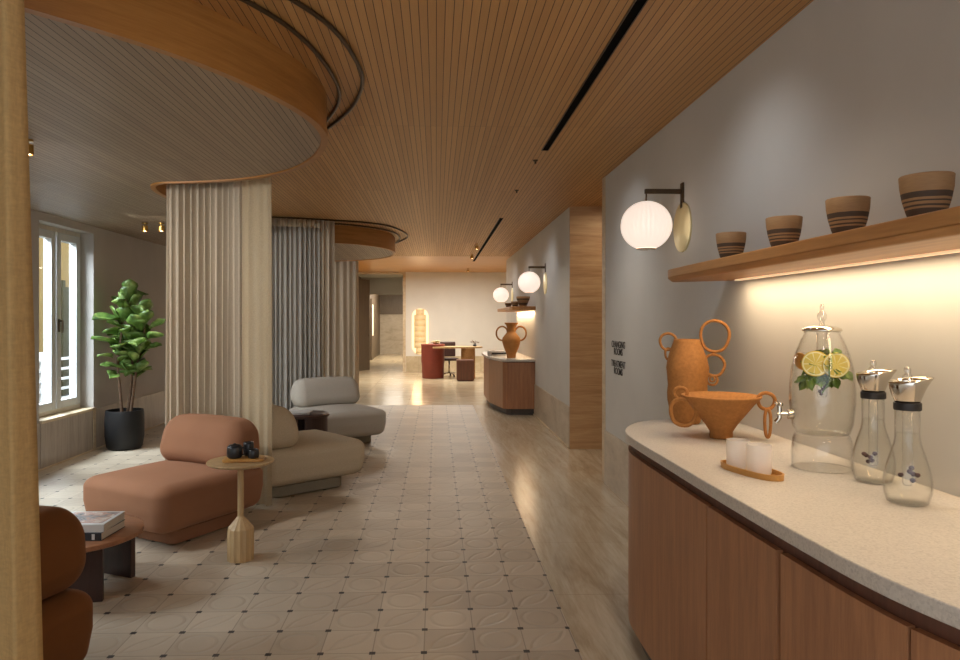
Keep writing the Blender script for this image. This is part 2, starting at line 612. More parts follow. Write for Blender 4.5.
def empty(name, loc, rz=0.0):
    o = bpy.data.objects.new(name, None)
    o.empty_display_size = 0.1
    o.location = loc
    o.rotation_euler = (0, 0, rz)
    COL.objects.link(o)
    return o


def copy_tree(o, parent=None):
    c = o.copy()
    COL.objects.link(c)
    c.parent = parent
    for ch in list(o.children):
        copy_tree(ch, c)
    return c


def BM():
    return bmesh.new()


def box(bm, x0, x1, y0, y1, z0, z1, mi=0, rot=None):
    vs = [bm.verts.new(v) for v in [(x0, y0, z0), (x1, y0, z0), (x1, y1, z0), (x0, y1, z0), (x0, y0, z1), (x1, y0, z1), (x1, y1, z1), (x0, y1, z1)]]
    fs = []
    for f in [(0, 3, 2, 1), (4, 5, 6, 7), (0, 1, 5, 4), (1, 2, 6, 5), (2, 3, 7, 6), (3, 0, 4, 7)]:
        fc = bm.faces.new([vs[i] for i in f])
        fc.material_index = mi
        fs.append(fc)
    if rot is not None:
        bmesh.ops.transform(bm, matrix=rot, verts=vs)
    return vs


def bx(x0, x1, y0, y1, z0, z1):
    bm = BM()
    box(bm, x0, x1, y0, y1, z0, z1)
    return bm


def prism(bm, pts, z0, z1, mi_side=0, mi_bot=0, mi_top=0):
    lo = [bm.verts.new((x, y, z0)) for x, y in pts]
    hi = [bm.verts.new((x, y, z1)) for x, y in pts]
    f = bm.faces.new(lo[::-1])
    f.material_index = mi_bot
    f = bm.faces.new(hi)
    f.material_index = mi_top
    n = len(pts)
    for i in range(n):
        j = (i + 1) % n
        f = bm.faces.new((lo[i], lo[j], hi[j], hi[i]))
        f.material_index = mi_side
    return lo + hi


def lathe(bm, prof, seg=40, c=(0, 0, 0), rfun=None, mi=0, close=False):
    """prof: list of (r, z); r==0 ends become poles"""
    rings = []
    for r, z in prof:
        if r <= 1e-6:
            rings.append([bm.verts.new((c[0], c[1], c[2] + z))])
        else:
            ring = []
            for i in range(seg):
                a = 2 * PI * i / seg
                q = r * (rfun(a, z) if rfun else 1.0)
                ring.append(bm.verts.new((c[0] + q * math.cos(a), c[1] + q * math.sin(a), c[2] + z)))
            rings.append(ring)
    pairs = list(zip(rings[:-1], rings[1:]))
    if close:
        pairs.append((rings[-1], rings[0]))
    for a, b_ in pairs:
        if len(a) == 1 and len(b_) == 1:
            continue
        for i in range(seg):
            j = (i + 1) % seg
            if len(a) == 1:
                f = bm.faces.new((a[0], b_[i], b_[j]))
            elif len(b_) == 1:
                f = bm.faces.new((a[i], a[j], b_[0]))
            else:
                f = bm.faces.new((a[i], a[j], b_[j], b_[i]))
            f.material_index = mi
    return [v for r_ in rings for v in r_]


def shell(prof_out, t):
    """closed profile for a vessel wall of thickness t"""
    inner = []
    for r, z in prof_out[::-1]:
        inner.append((max(r - t, 0.0), z if z > prof_out[0][1] + t else prof_out[0][1] + t))
    return prof_out + inner


def tube(bm, pts, r, seg=10, closed=False, rs=None, cap=True):
    pts = [Vector(p) for p in pts]
    n = len(pts)
    rings = []
    prev = None
    for i, p in enumerate(pts):
        if closed:
            t = (pts[(i + 1) % n] - pts[i - 1]).normalized()
        else:
            t = (pts[min(i + 1, n - 1)] - pts[max(i - 1, 0)]).normalized()
        if prev is None:
            up = Vector((0, 0, 1)) if abs(t.z) < 0.9 else Vector((1, 0, 0))
            a = t.cross(up).normalized()
        else:
            a = (prev - t * prev.dot(t)).normalized()
        prev = a
        b_ = t.cross(a)
        rr = rs[i] if rs else r
        rings.append([bm.verts.new(p + (a * math.cos(2 * PI * k / seg) + b_ * math.sin(2 * PI * k / seg)) * rr) for k in range(seg)])
    m_ = n if closed else n - 1
    for i in range(m_):
        A, B = rings[i], rings[(i + 1) % n]
        for k in range(seg):
            l = (k + 1) % seg
            bm.faces.new((A[k], A[l], B[l], B[k]))
    if not closed and cap:
        bm.faces.new(rings[0][::-1])
        bm.faces.new(rings[-1])


def ringpts(c, rx, ry, u, v, n=28, wob=0.0, ph=0.0):
    c, u, v = Vector(c), Vector(u).normalized(), Vector(v).normalized()
    return [c + u * (rx * (1 + wob * math.sin(3 * a + ph)) * math.cos(a)) + v * (ry * (1 + wob * math.cos(2 * a + ph)) * math.sin(a)) for a in [2 * PI * i / n for i in range(n)]]


def rbox(bm, cx, cy, cz, sx, sy, sz, r, n=8, fn=None, rz=None):
    """true rounded box; r horizontal rounding, rz vertical rounding"""
    rz = rz or r
    k = r / rz
    half = (sx / 2, sy / 2, sz / 2 * k)
    inn = tuple(max(h - r, 0.0) for h in half)
    axes = []
    for h, i_ in zip(half, inn):
        flat = [i_ * (q / 4) for q in range(0, 5)]
        arc = [i_ + (h - i_) * math.tan(PI / 4 * q / n) for q in range(1, n + 1)]
        pos = flat + arc
        axes.append([-q for q in pos[:0:-1]] + pos)
    cnt = [len(a) - 1 for a in axes]
    verts = {}

    def pt(*key):
        if key in verts:
            return verts[key]
        p = [axes[q][key[q]] for q in range(3)]
        c = [max(-inn[q], min(inn[q], p[q])) for q in range(3)]
        d = Vector([p[q] - c[q] for q in range(3)])
        if d.length > 1e-9:
            d = d.normalized() * r
        v = Vector((c[0] + d.x, c[1] + d.y, (c[2] + d.z) / k))
        if fn:
            v = fn(v)
        verts[key] = bm.verts.new((v.x + cx, v.y + cy, v.z + cz))
        return verts[key]
    for ax in range(3):
        u, w = [q for q in range(3) if q != ax]
        for s in (0, cnt[ax]):
            for i in range(cnt[u]):
                for j in range(cnt[w]):
                    f = []
                    for (a, b_) in ((i, j), (i + 1, j), (i + 1, j + 1), (i, j + 1)):
                        key = [0, 0, 0]
                        key[ax], key[u], key[w] = s, a, b_
                        f.append(pt(*key))
                    bm.faces.new(f)


def catmull(pts, n=10, closed=False):
    out = []
    P = [Vector((p[0], p[1], p[2] if len(p) > 2 else 0)) for p in pts]
    m_ = len(P)
    for i in range(m_ if closed else m_ - 1):
        p0 = P[i - 1] if (i > 0 or closed) else P[0] * 2 - P[1]
        p1, p2 = P[i], P[(i + 1) % m_]
        p3 = P[(i + 2) % m_] if (closed or i + 2 < m_) else P[-1] * 2 - P[-2]
        for k in range(n):
            t = k / n
            out.append(0.5 * ((2 * p1) + (p2 - p0) * t + (2 * p0 - 5 * p1 + 4 * p2 - p3) * t * t + (3 * p1 - p0 - 3 * p2 + p3) * t ** 3))
    if not closed:
        out.append(P[-1])
    return out


def offset_path(pts, d):
    out = []
    n = len(pts)
    for i, p in enumerate(pts):
        t = (pts[min(i + 1, n - 1)] - pts[max(i - 1, 0)]).normalized()
        out.append(p + Vector((-t.y, t.x, 0)) * d)
    return out


def wall_path(bm, pts, thick, z0, z1):
    """vertical board following a plan path"""
    q = offset_path(pts, thick)
    prism(bm, [(p.x, p.y) for p in pts] + [(p.x, p.y) for p in q[::-1]], z0, z1)


def merge(bm, d=0.0005):
    bmesh.ops.remove_doubles(bm, verts=bm.verts, dist=d)


# ------------------------------------------------------------------ structure
H = 2.82      # main ceiling
HL = 2.57     # lowered ceiling of the lounge side
XR = 1.56     # right wall
XL = -3.96    # left wall
XT = 0.65     # tile / travertine boundary
YT = 12.43
YF = 20.5
HF = H + 0.07
YN = -2.5     # behind the camera

o = struct(link('floor', bx(XL - 0.4, XT, YN, YT, -0.1, 0), 'patterned_tile'))
o = struct(link('floor', bx(XT, 3.2, YN, YT, -0.1, 0), 'travertine_floor'))
o = struct(link('floor', bx(XL - 0.4, 4.2, YT, 31, -0.1, 0), 'travertine_far'))

struct(link('ceiling', bx(XL - 0.4, 4.2, YN, 14.6, H, H + 0.1), 'ceiling_slats'))
struct(link('ceiling', bx(XL - 0.4, 4.2, 14.6, YF + 0.2, HF, HF + 0.1), 'panel_wood'))

# lowered ceiling with two round bays
bay1 = [(-2.35, 1.95), (-1.95, 2.05), (-1.62, 2.26), (-1.41, 2.46), (-1.18, 2.71), (-0.98, 2.98), (-0.83, 3.27), (-0.70, 3.62), (-0.64, 3.94),
        (-0.655, 4.25), (-0.77, 4.65), (-0.97, 5.02), (-1.22, 5.28), (-1.5, 5.46), (-1.82, 5.56), (-2.05, 5.6), (-2.17, 5.63), (-2.26, 5.74), (-2.32, 5.98), (-2.35, 6.4)]
bay2 = [(-2.35, 9.72), (-2.0, 9.7), (-1.72, 9.74), (-1.43, 9.84), (-1.15, 10.0), (-0.9, 10.3), (-0.72, 10.7), (-0.66, 11.15), (-0.68, 11.6), (-0.8, 12.1), (-1.1, 12.55), (-1.45, 12.83), (-1.85, 12.95), (-2.35, 12.97)]
edge1 = catmull(bay1, 8)
edge2 = catmull(bay2, 8)
outline = [(-2.35, YN)] + [(p.x, p.y) for p in edge1] + [(p.x, p.y) for p in edge2] + [(-2.35, YF), (XL - 0.3, YF), (XL - 0.3, YN)]
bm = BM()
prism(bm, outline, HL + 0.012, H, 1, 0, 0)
struct(link('ceiling', bm, ['ceiling_slats_daylit', 'fascia_wood']))
# thin projecting lip along the lower rim of both bays
bm = BM()
for e in (edge1, edge2):
    q0 = offset_path(e, 0.035)
    q1 = offset_path(e, -0.006)
    prism(bm, [(p.x, p.y) for p in q0] + [(p.x, p.y) for p in q1[::-1]], HL, HL + 0.045)
struct(link('trim_1', bm, 'fascia_wood'))

# right wall with a deep opening
OP0, OP1 = 6.55, 8.15


def wall_seg(name, x0, x1, y0, y1, z0, z1, mat):
    return struct(link(name, bx(x0, x1, y0, y1, z0, z1), mat))


wall_seg('wall_right', XR, XR + 0.45, YN, OP0, 0, H, 'plaster')
wall_seg('wall_right', XR, XR + 0.45, OP1 + 0.03, 15.6, 0, H, 'plaster')
struct(link('trim_2', bx(XR - 0.004, XR + 0.46, OP1, OP1 + 0.03, 0, H), 'travertine_pier'))
struct(link('trim_3', bx(XR - 0.006, XR + 0.46, OP0 - 0.1, OP0 + 0.01, 0, H), 'travertine_trim'))
wall_seg('wall_side_passage', 3.1, 3.2, 5.5, 9.5, 0, H, 'travertine_pier')
wall_seg('wall_side_passage', XR + 0.45, 3.2, 5.4, 5.5, 0, H, 'plaster')
wall_seg('wall_side_passage', XR + 0.45, 3.2, 9.5, 9.6, 0, H, 'plaster')
struct(link('baseboard_right', bx(XR - 0.012, XR, YN, OP0 - 0.1, 0, 0.49), 'travertine_wall'))
struct(link('baseboard_right', bx(XR - 0.012, XR, OP1 + 0.03, 15.6, 0, 0.49), 'travertine_wall'))
struct(link('baseboard_right', bx(XR - 0.026, XR - 0.012, OP1 + 0.03, 15.6, 0, 0.02), 'travertine_trim'))
wall_seg('wall_right', 4.1, 4.2, 15.6, YF, 0, HF, 'plaster_far')
wall_seg('wall_right', XR + 0.45, 4.2, 15.5, 15.6, 0, HF, 'plaster_far')

# far wall with a tall doorway
DX0, DX1 = -2.36, -0.93
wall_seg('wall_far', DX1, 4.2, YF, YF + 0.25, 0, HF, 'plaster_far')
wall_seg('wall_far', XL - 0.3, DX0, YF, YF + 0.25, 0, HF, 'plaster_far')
struct(link('baseboard_far', bx(DX1 + 0.06, 4.1, YF - 0.015, YF, 0, 0.45), 'travertine_far'))
bm = BM()
box(bm, DX1 - 0.03, DX1 + 0.05, YF - 0.03, YF + 0.28, 0, HF)
box(bm, DX0 - 0.05, DX0 + 0.03, YF - 0.03, YF + 0.28, 0, HF)
box(bm, DX0 + 0.03, DX1 - 0.03, YF - 0.03, YF + 0.28, HF - 0.05, HF)
struct(link('trim_4', bm, 'travertine_trim'))
# corridor beyond
wall_seg('wall_corridor', -2.75, -2.45, YF + 0.25, 31, 0, HF, 'door_wood')
wall_seg('wall_corridor', -0.8, -0.6, YF + 0.25, 31, 0, HF, 'plaster_far')
wall_seg('wall_corridor', -2.75, -0.6, 23.2, 23.4, 2.34, HF, 'plaster_far')
wall_seg('wall_corridor', -2.75, -0.6, 30.9, 31, 0, 1.75, 'travertine_wall')
wall_seg('wall_corridor', -2.75, -0.6, 30.85, 31, 1.75, H, 'door_wood')
struct(link('ceiling', bx(-2.75, -0.6, YF + 0.2, 31, HF, HF + 0.1), 'plaster_far'))
light('AREA', 'corridor_light', (-1.5, 27, H - 0.05), 120, WARM2, 1.0, 4.0)

# left wall: piers and window openings
ZB, ZT = 0.49, 2.50
edges_ = [YN] + [v for w in WIN_Y for v in w] + [YF]
bm = BM()
for i in range(0, len(edges_), 2):
    box(bm, XL - 0.235, XL, edges_[i], edges_[i + 1], 0, HL + 0.012)
for a, b_ in WIN_Y:
    box(bm, XL - 0.235, XL, a, b_, 0, ZB - 0.02)
    box(bm, XL - 0.235, XL, a, b_, ZT, HL + 0.012)
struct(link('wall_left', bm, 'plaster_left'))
bm = BM()
for i in range(0, len(edges_), 2):
    box(bm, XL, XL + 0.012, edges_[i], edges_[i + 1], 0, 0.47)
for a, b_ in WIN_Y:
    box(bm, XL, XL + 0.02, a, b_, 0, 0.47)
struct(link('baseboard_left', bm, 'travertine_left'))
struct(link('trim_5', bx(XL, XL + 0.03, WIN_Y[4][1] - 0.05, WIN_Y[4][1] + 0.0, 0, 0.48), 'travertine_trim'))
struct(link('trim_6', bx(XL + 0.012, XL + 0.035, YN, YF, 0, 0.015), 'travertine_trim'))


def make_window(n, a, b_):
    w = empty('window_%d' % n, (XL - 0.19, (a + b_) / 2, ZB))
    struct(w)
    hw = (b_ - a) / 2
    ht = ZT - ZB
    bm = BM()
    fw = 0.05
    for (y0, y1, z0, z1) in [(-hw, -hw + fw, 0, ht), (hw - fw, hw, 0, ht), (-hw + fw, hw - fw, 0, fw), (-hw + fw, hw - fw, ht - fw, ht)]:
        box(bm, -0.04, 0.04, y0, y1, z0, z1)
    link('window_frame', bm, 'window_wood', w, bevel=0.004)
    link('window_sill', bx(-0.04, 0.22, -hw, hw, -0.03, 0.0), 'travertine_trim', w, bevel=0.004)
    for s in (-1, 1):
        y0, y1 = (-hw + fw, -0.012) if s < 0 else (0.012, hw - fw)
        bm = BM()
        sw = 0.085
        for (p, q, z0, z1) in [(y0, y0 + sw, fw, ht - fw), (y1 - sw, y1, fw, ht - fw), (y0 + sw, y1 - sw, fw, fw + sw), (y0 + sw, y1 - sw, ht - fw - sw, ht - fw)]:
            box(bm, -0.02, 0.065, p, q, z0, z1)
        sh = link('sash', bm, 'pvc_white', w, bevel=0.006)
        link('pane', bx(0.01, 0.02, y0 + sw, y1 - sw, fw + sw, ht - fw - sw), 'window_glass', sh)
        if s > 0:
            bm = BM()
            box(bm, 0.066, 0.078, y0 + 0.015, y0 + 0.045, 0.88, 1.02)
            box(bm, 0.078, 0.11, y0 + 0.02, y0 + 0.04, 0.99, 1.01)
            box(bm, 0.1, 0.116, y0 + 0.018, y0 + 0.042, 0.87, 1.01)
            link('window_handle', bm, 'bronze', sh, bevel=0.003)
    return w


for i, (a, b_) in enumerate(WIN_Y):
    make_window(i + 1, a, b_)

# courtyard seen through the window
bm = BM()
box(bm, -9.3, -9.0, -6, 30, -3, 9)
fac = link('courtyard_facade', bm, 'facade_yellow')
struct(fac)
bm = BM()
for y in (13.2, 17.2, 21.2):
    box(bm, -9.02, -8.96, y, y + 1.5, -0.3, 2.3)
    box(bm, -9.02, -8.9, y - 0.12, y, -0.4, 2.45)
struct(link('trim_7', bm, 'facade_green'))
bm = BM()
for k in range(6):
    box(bm, -6.1, -6.06, 5, 22, 0.05 + 0.16 * k, 0.09 + 0.16 * k)
for y in range(5, 22, 2):
    box(bm, -6.12, -6.04, y, y + 0.06, -0.3, 1.0)
rail = tag(link('balcony_railing', bm, 'pvc_white'), 'pale horizontal-bar railing outside the window at the left', 'railing')
struct(link('trim_8', bx(-9, XL - 0.235, -6, 30, -0.4, -0.3), 'asphalt'))

# ------------------------------------------------------------------ ceiling fittings


def vent(y0, y1, label):
    t = empty('linear_vent', (0.845, (y0 + y1) / 2, H))
    tag(t, label, 'air vent')
    h = (y1 - y0) / 2
    link('slot', bx(-0.022, 0.022, -h, h, -0.006, -0.001), 'black_metal', t)
    bm = BM()
    box(bm, -0.027, -0.022, -h, h, -0.008, 0)
    box(bm, 0.022, 0.027, -h, h, -0.008, 0)
    link('edge_strip', bm, 'bronze', t)


vent(1.2, 5.45, 'long black slot running along the slatted ceiling, nearer of the two')
vent(9.1, 15.8, 'black slot in the slatted ceiling, the farther one beyond the travertine pier')


def downlight(x, y, z, label, group, power, tilt=0.0, cone=70):
    t = empty('spotlight', (x, y, z))
    tag(t, label, 'spotlight', group)
    bm = BM()
    lathe(bm, [(0, 0), (0.03, 0), (0.03, -0.012), (0.008, -0.014), (0.008, -0.03), (0.032, -0.032), (0.034, -0.09), (0.028, -0.09), (0.026, -0.06), (0, -0.06)], 20)
    link('housing', bm, 'brass', t, smooth=True, sharp=40)
    bm = BM()
    lathe(bm, [(0, -0.062), (0.025, -0.062), (0.022, -0.084), (0, -0.092)], 16)
    link('bulb', bm, 'bulb_glow', t, smooth=True)
    l = light('SPOT', 'spot_beam', (x, y, z - 0.1), power, WARM2, 0.03, rot=(0, 0, 0), spot=R(cone), blend=0.8)
    return t


dl = 'pair of spotlights on the lowered ceiling near the plant'
downlight(-3.21, 7.87, HL, 'small brass spotlight near the plant, left one of the pair', dl, 15)
downlight(-3.03, 7.87, HL, 'small brass spotlight near the plant, right one of the pair', dl, 15)
downlight(-2.42, 4.25, HL, 'small brass spotlight beside the foreground curtain', None, 12)
fl = 'spotlights at the far end of the ceiling'
downlight(0.71, 12.23, H, 'glowing spotlight at far end of ceiling, nearest of three beside the slot', fl, 45)
downlight(0.72, 14.1, H, 'glowing spotlight at far end of ceiling, middle of three beside the slot', fl, 45)
downlight(0.86, 19.0, HF, 'glowing spotlight close to the cream far wall', fl, 90)
for y, lb in ((5.8, 'tiny brass ceiling nozzle just past the end of the near slot'), (7.14, 'tiny brass ceiling nozzle midway between the two slots')):
    bm = BM()
    lathe(bm, [(0, 0), (0.022, 0), (0.02, -0.008), (0.008, -0.012), (0.008, -0.03), (0, -0.03)], 16)
    o = link('sprinkler', bm, 'bronze', smooth=True, sharp=40)
    o.location = (0.82, y, H)
    tag(o, lb, 'sprinkler')


def track(pts, label):
    p = catmull([(x, y, H - 0.011) for x, y in pts], 8)
    bm = BM()
    tube(bm, p, 0.011, 8)
    o = link('curtain_track', bm, 'bronze', smooth=True)
    tag(o, label, 'curtain track', 'curved curtain tracks on the ceiling')


track([(-2.3, 1.6), (-1.75, 1.75), (-1.2, 2.1), (-0.8, 2.55), (-0.56, 2.95), (-0.46, 3.2), (-0.41, 3.5), (-0.40, 3.85), (-0.48, 4.24), (-0.62, 4.6), (-0.8, 4.95), (-1.05, 5.4), (-1.3, 5.68), (-1.6, 5.82), (-2.3, 5.92)], 'outermost curved metal track around the near round bay')
track([(-2.3, 1.85), (-1.65, 2.1), (-1.2, 2.45), (-0.9, 2.75), (-0.76, 2.95), (-0.65, 3.2), (-0.575, 3.55), (-0.55, 3.95), (-0.585, 4.25), (-0.70, 4.6), (-0.88, 5.0), (-1.14, 5.3), (-1.45, 5.55), (-1.85, 5.67), (-2.3, 5.72)], 'curved metal track hugging the near round bay, inside the outermost one')
track([(-2.3, 9.0), (-1.9, 9.1), (-1.37, 9.3), (-0.89, 9.55), (-0.62, 9.95), (-0.47, 10.6), (-0.45, 11.15), (-0.58, 11.7), (-0.8, 12.3), (-1.2, 12.9), (-1.7, 13.12), (-2.3, 13.2)], 'outer curved metal track around the far round bay')
track([(-2.3, 9.45), (-1.75, 9.5), (-1.3, 9.66), (-0.95, 9.95), (-0.68, 10.4), (-0.58, 11.0), (-0.61, 11.6), (-0.76, 12.2), (-1.1, 12.7), (-1.6, 13.0), (-2.3, 13.08)], 'inner curved metal track hugging the far round bay')

# ------------------------------------------------------------------ curtains


def curtain(name, path, z0, z1, wave, amp, mat, label, seed=1, header=False, flare=0.0, thick=0.003):
    rr = random.Random(seed)
    P = catmull(path, 24) if len(path) > 2 else [Vector((path[0][0] + (path[1][0] - path[0][0]) * i / 40, path[0][1] + (path[1][1] - path[0][1]) * i / 40, 0)) for i in range(41)]
    # arc length resample
    S = [0]
    for a, b_ in zip(P[:-1], P[1:]):
        S.append(S[-1] + (b_ - a).length)
    T = S[-1]
    nw = max(2, round(T / wave))
    ns = nw * 12
    phs = [rr.uniform(-0.9, 0.9) for _ in range(nw + 2)]
    ams = [rr.uniform(0.55, 1.3) for _ in range(nw + 2)]
    nz = 14
    bm = BM()
    grid = []
    for iz in range(nz + 1):
        tz = iz / nz
        z = z1 + (z0 - z1) * tz
        row = []
        for i in range(ns + 1):
            s = T * i / ns
            k = max(0, min(len(S) - 2, next((q for q in range(len(S) - 1) if S[q + 1] >= s), len(S) - 2)))
            f = (s - S[k]) / max(1e-6, S[k + 1] - S[k])
            p = P[k].lerp(P[k + 1], f)
            t = (P[k + 1] - P[k]).normalized()
            nrm = Vector((-t.y, t.x, 0))
            u = i / ns * nw
            w0 = int(min(nw, u))
            ph = phs[w0] * (1 - (u - w0)) + phs[min(nw + 1, w0 + 1)] * (u - w0)
            am = ams[w0] * (1 - (u - w0)) + ams[min(nw + 1, w0 + 1)] * (u - w0)
            a = 2 * PI * u + ph * (0.3 + tz * 1.1)
            amp_z = amp * (0.75 + 0.35 * tz)
            off = math.sin(a) + 0.18 * math.sin(2 * a + 1)
            lat = math.sin(2 * a) * amp_z * 0.14
            lat += flare * tz * (i / ns - 0.5) * T
            sag = 0.012 * math.sin(u * 0.9 + seed + tz * 2.0) * tz
            p2 = p + nrm * (off * amp_z * am + sag) + t * lat
            row.append(bm.verts.new((p2.x, p2.y, z)))
        grid.append(row)
    for iz in range(nz):
        for i in range(ns):
            bm.faces.new((grid[iz][i], grid[iz][i + 1], grid[iz + 1][i + 1], grid[iz + 1][i]))
    o = link(name, bm, mat, smooth=True, solid=thick)
    tag(o, label, 'curtain')
    if header:
        bm = BM()
        up, lo = [], []
        for v in range(0, 1):
            pass
        q = []
        for i in range(ns + 1):
            s = T * i / ns
            k = max(0, min(len(S) - 2, next((j for j in range(len(S) - 1) if S[j + 1] >= s), len(S) - 2)))
            f = (s - S[k]) / max(1e-6, S[k + 1] - S[k])
            p = P[k].lerp(P[k + 1], f)
            t = (P[k + 1] - P[k]).normalized()
            nrm = Vector((-t.y, t.x, 0))
            u = i / ns * nw
            w0 = int(min(nw, u))
            ph = phs[w0] * (1 - (u - w0)) + phs[min(nw + 1, w0 + 1)] * (u - w0)
            am = ams[w0] * (1 - (u - w0)) + ams[min(nw + 1, w0 + 1)] * (u - w0)
            a = 2 * PI * u + ph * 0.3
            q.append(p + nrm * ((math.sin(a) + 0.18 * math.sin(2 * a + 1)) * amp * 0.75 * am - 0.004) + t * math.sin(2 * a) * amp * 0.75 * 0.14)
        prev = None
        for p in q:
            a_, b2 = bm.verts.new((p.x, p.y, z1 - 0.0)), bm.verts.new((p.x, p.y, z1 - 0.10))
            if prev:
                bm.faces.new((prev[0], a_, b2, prev[1]))
            prev = (a_, b2)
        link('header_tape', bm, 'curtain_grey', o, smooth=True, solid=0.003)
    return o


curtain('curtain', [(-2.215, 5.87), (-2.0, 5.88), (-1.75, 5.84), (-1.57, 5.77)], 0.02, H - 0.026, 0.054, 0.03, 'curtain_grey',
        'pleated warm grey curtain behind the terracotta lounge chair', 3)
curtain('sheer_curtain', [(-1.575, 5.765), (-1.43, 5.71), (-1.31, 5.64)], 0.02, H - 0.026, 0.085, 0.010, 'curtain_sheer',
        'narrow beige sheer curtain beside the terracotta lounge chair', 5, thick=0.0015)
curtain('curtain', [(-2.32, 9.02), (-1.95, 9.06), (-1.66, 9.13), (-1.50, 9.2)], 0.02, H - 0.026, 0.06, 0.03, 'curtain_silver',
        'silver grey finely pleated curtain with a pale heading band', 9, header=True)
curtain('curtain', [(-1.52, 9.2), (-1.42, 9.25), (-1.34, 9.32)], 0.02, H - 0.026, 0.07, 0.03, 'curtain_grey',
        'beige curtain edge stacked at the right side of the silver grey curtain', 12)
curtain('curtain', [(-2.3, 13.1), (-1.9, 13.08), (-1.43, 13.0)], 0.02, H - 0.026, 0.13, 0.055, 'curtain_grey',
        'farthest grey pleated curtain, beside the doorway', 15)
curtain('curtain', [(-1.83, 1.86), (-1.45, 1.87), (-1.135, 1.945)], 0.02, H - 0.026, 0.12, 0.034, 'curtain_linen',
        'golden beige linen curtain filling the left foreground', 21, flare=0.17)

# ------------------------------------------------------------------ lounge chairs


def lounge_chair(name, loc, rz, mat, base_mat, label, W=0.90, D=1.0, cat='lounge chair'):
    """local -y is the front"""
    t = empty(name, (loc[0], loc[1], 0), rz)
    tag(t, label, cat, 'low lounge chairs')

    def seat_fn(p):
        # gentle dome on top, tucked-in bottom edge
        q = p.copy()
        ex, ey = q.x / (W / 2), q.y / (D / 2)
        if q.z > 0:
            q.z += 0.022 * (1 - ex * ex) * (1 - ey * ey)
        k = 1.0 - 0.055 * max(0, -q.z / 0.17)
        q.x *= k
        q.y *= k
        return q
    bm = BM()
    rbox(bm, 0, 0, 0.264, W, D, 0.315, 0.10, 6, seat_fn, rz=0.07)
    merge(bm)
    link('seat', bm, mat, t, smooth=True)

    def back_fn(p):
        q = p.copy()
        h = (q.z + 0.175) / 0.35
        q.y += 0.05 * h
        q.y -= 0.26 * q.y * h * h
        q.y *= 1.0
        q.x *= 1.0 - 0.08 * max(0, h - 0.4)
        q.z += 0.015 * (1 - (q.x / (W / 2)) ** 2)
        return q
    bm = BM()
    rbox(bm, 0, D / 2 - 0.20, 0.585, W * 0.98, 0.35, 0.35, 0.125, 8, back_fn, rz=0.13)
    merge(bm)
    link('backrest', bm, mat, t, smooth=True)
    bm = BM()
    rbox(bm, 0, 0.03, 0.053, W * 0.74, D * 0.68, 0.104, 0.06, 6, None, rz=0.012)
    merge(bm)
    link('plinth', bm, base_mat, t, smooth=True, sharp=50)
    return t


lounge_chair('lounge_chair', (-1.865, 5.13), R(-30), 'velvet_orange', 'velvet_orange', 'terracotta velvet lounge chair beside the small pedestal table', W=0.85, D=0.96)
lounge_chair('lounge_chair', (-1.28, 6.43), R(129.5), 'boucle_beige', 'plinth_fabric', 'beige lounge chair directly behind the sheer curtain')
lounge_chair('lounge_chair', (-1.22, 8.72), R(33.5), 'boucle_grey', 'plinth_fabric', 'light grey lounge chair, farthest in the row')
lounge_chair('lounge_chair', (-1.91, 2.62), R(-104), 'velvet_rust', 'velvet_rust', 'dark rust velvet lounge chair cut off behind the foreground curtain', W=0.84, D=0.94)

# ------------------------------------------------------------------ round low tables and books
TX, TY = -2.0, 3.95
t = empty('low_table', (TX, TY, 0))
tag(t, 'low round wooden table with dark slab legs in the left foreground', 'table')
bm = BM()
lathe(bm, [(0, 0.305), (0.345, 0.305), (0.355, 0.31), (0.355, 0.332), (0.348, 0.336), (0, 0.336)], 64)
link('tabletop', bm, 'table_wood', t, smooth=True, sharp=40)
bm = BM()
rbm = Matrix.Rotation(R(12), 4, 'Z')
box(bm, -0.25, 0.19, -0.19, -0.155, 0, 0.305, rot=rbm)
link('leg', bm, 'dark_wood', t, bevel=0.003)
bm = BM()
box(bm, -0.1, 0.32, 0.17, 0.205, 0, 0.305, rot=Matrix.Rotation(R(-24), 4, 'Z') @ Matrix.Translation((-0.19, 0.10, 0)))
link('leg', bm, 'dark_wood', t, bevel=0.003)
bm = BM()
box(bm, -0.31, -0.275, -0.15, 0.15, 0, 0.305)
link('leg', bm, 'dark_wood', t, bevel=0.003)


def book(name, loc, rz, w, d, h, cov, label, picture=False, cat='book', group=None):
    """spine on the -y side"""
    t = empty(name, loc, rz)
    tag(t, label, cat, group)
    bm = BM()
    box(bm, -w / 2, w / 2, -d / 2, d / 2, 0, 0.003)
    box(bm, -w / 2, w / 2, -d / 2, d / 2, h - 0.003, h)
    box(bm, -w / 2, w / 2, -d / 2, -d / 2 + 0.003, 0.003, h - 0.003)
    link('cover', bm, cov, t, bevel=0.001)
    link('pages', bx(-w / 2 + 0.004, w / 2 - 0.004, -d / 2 + 0.003, d / 2 - 0.004, 0.003, h - 0.003), 'paper', t)
    if picture:
        link('cover_picture', bx(-w / 2 + 0.03, w / 2 - 0.02, -d / 2 + 0.03, d / 2 - 0.02, h, h + 0.0012), 'picture_cover', t)
    return t


zt = 0.336
bk = book('book', (-1.90, 3.90, zt), R(-3), 0.29, 0.26, 0.042, 'black_cover', 'black-spined book on the low round table, under the white one', group='books on the low round table')
link('spine_mark', bx(0.095, 0.11, -0.1316, -0.130, 0.006, 0.036), 'white_cover', bk)
book('book', (-1.905, 3.905, zt + 0.042), R(0), 0.30, 0.26, 0.042, 'white_cover', 'white book with a picture cover on top of the black one', True, group='books on the low round table')

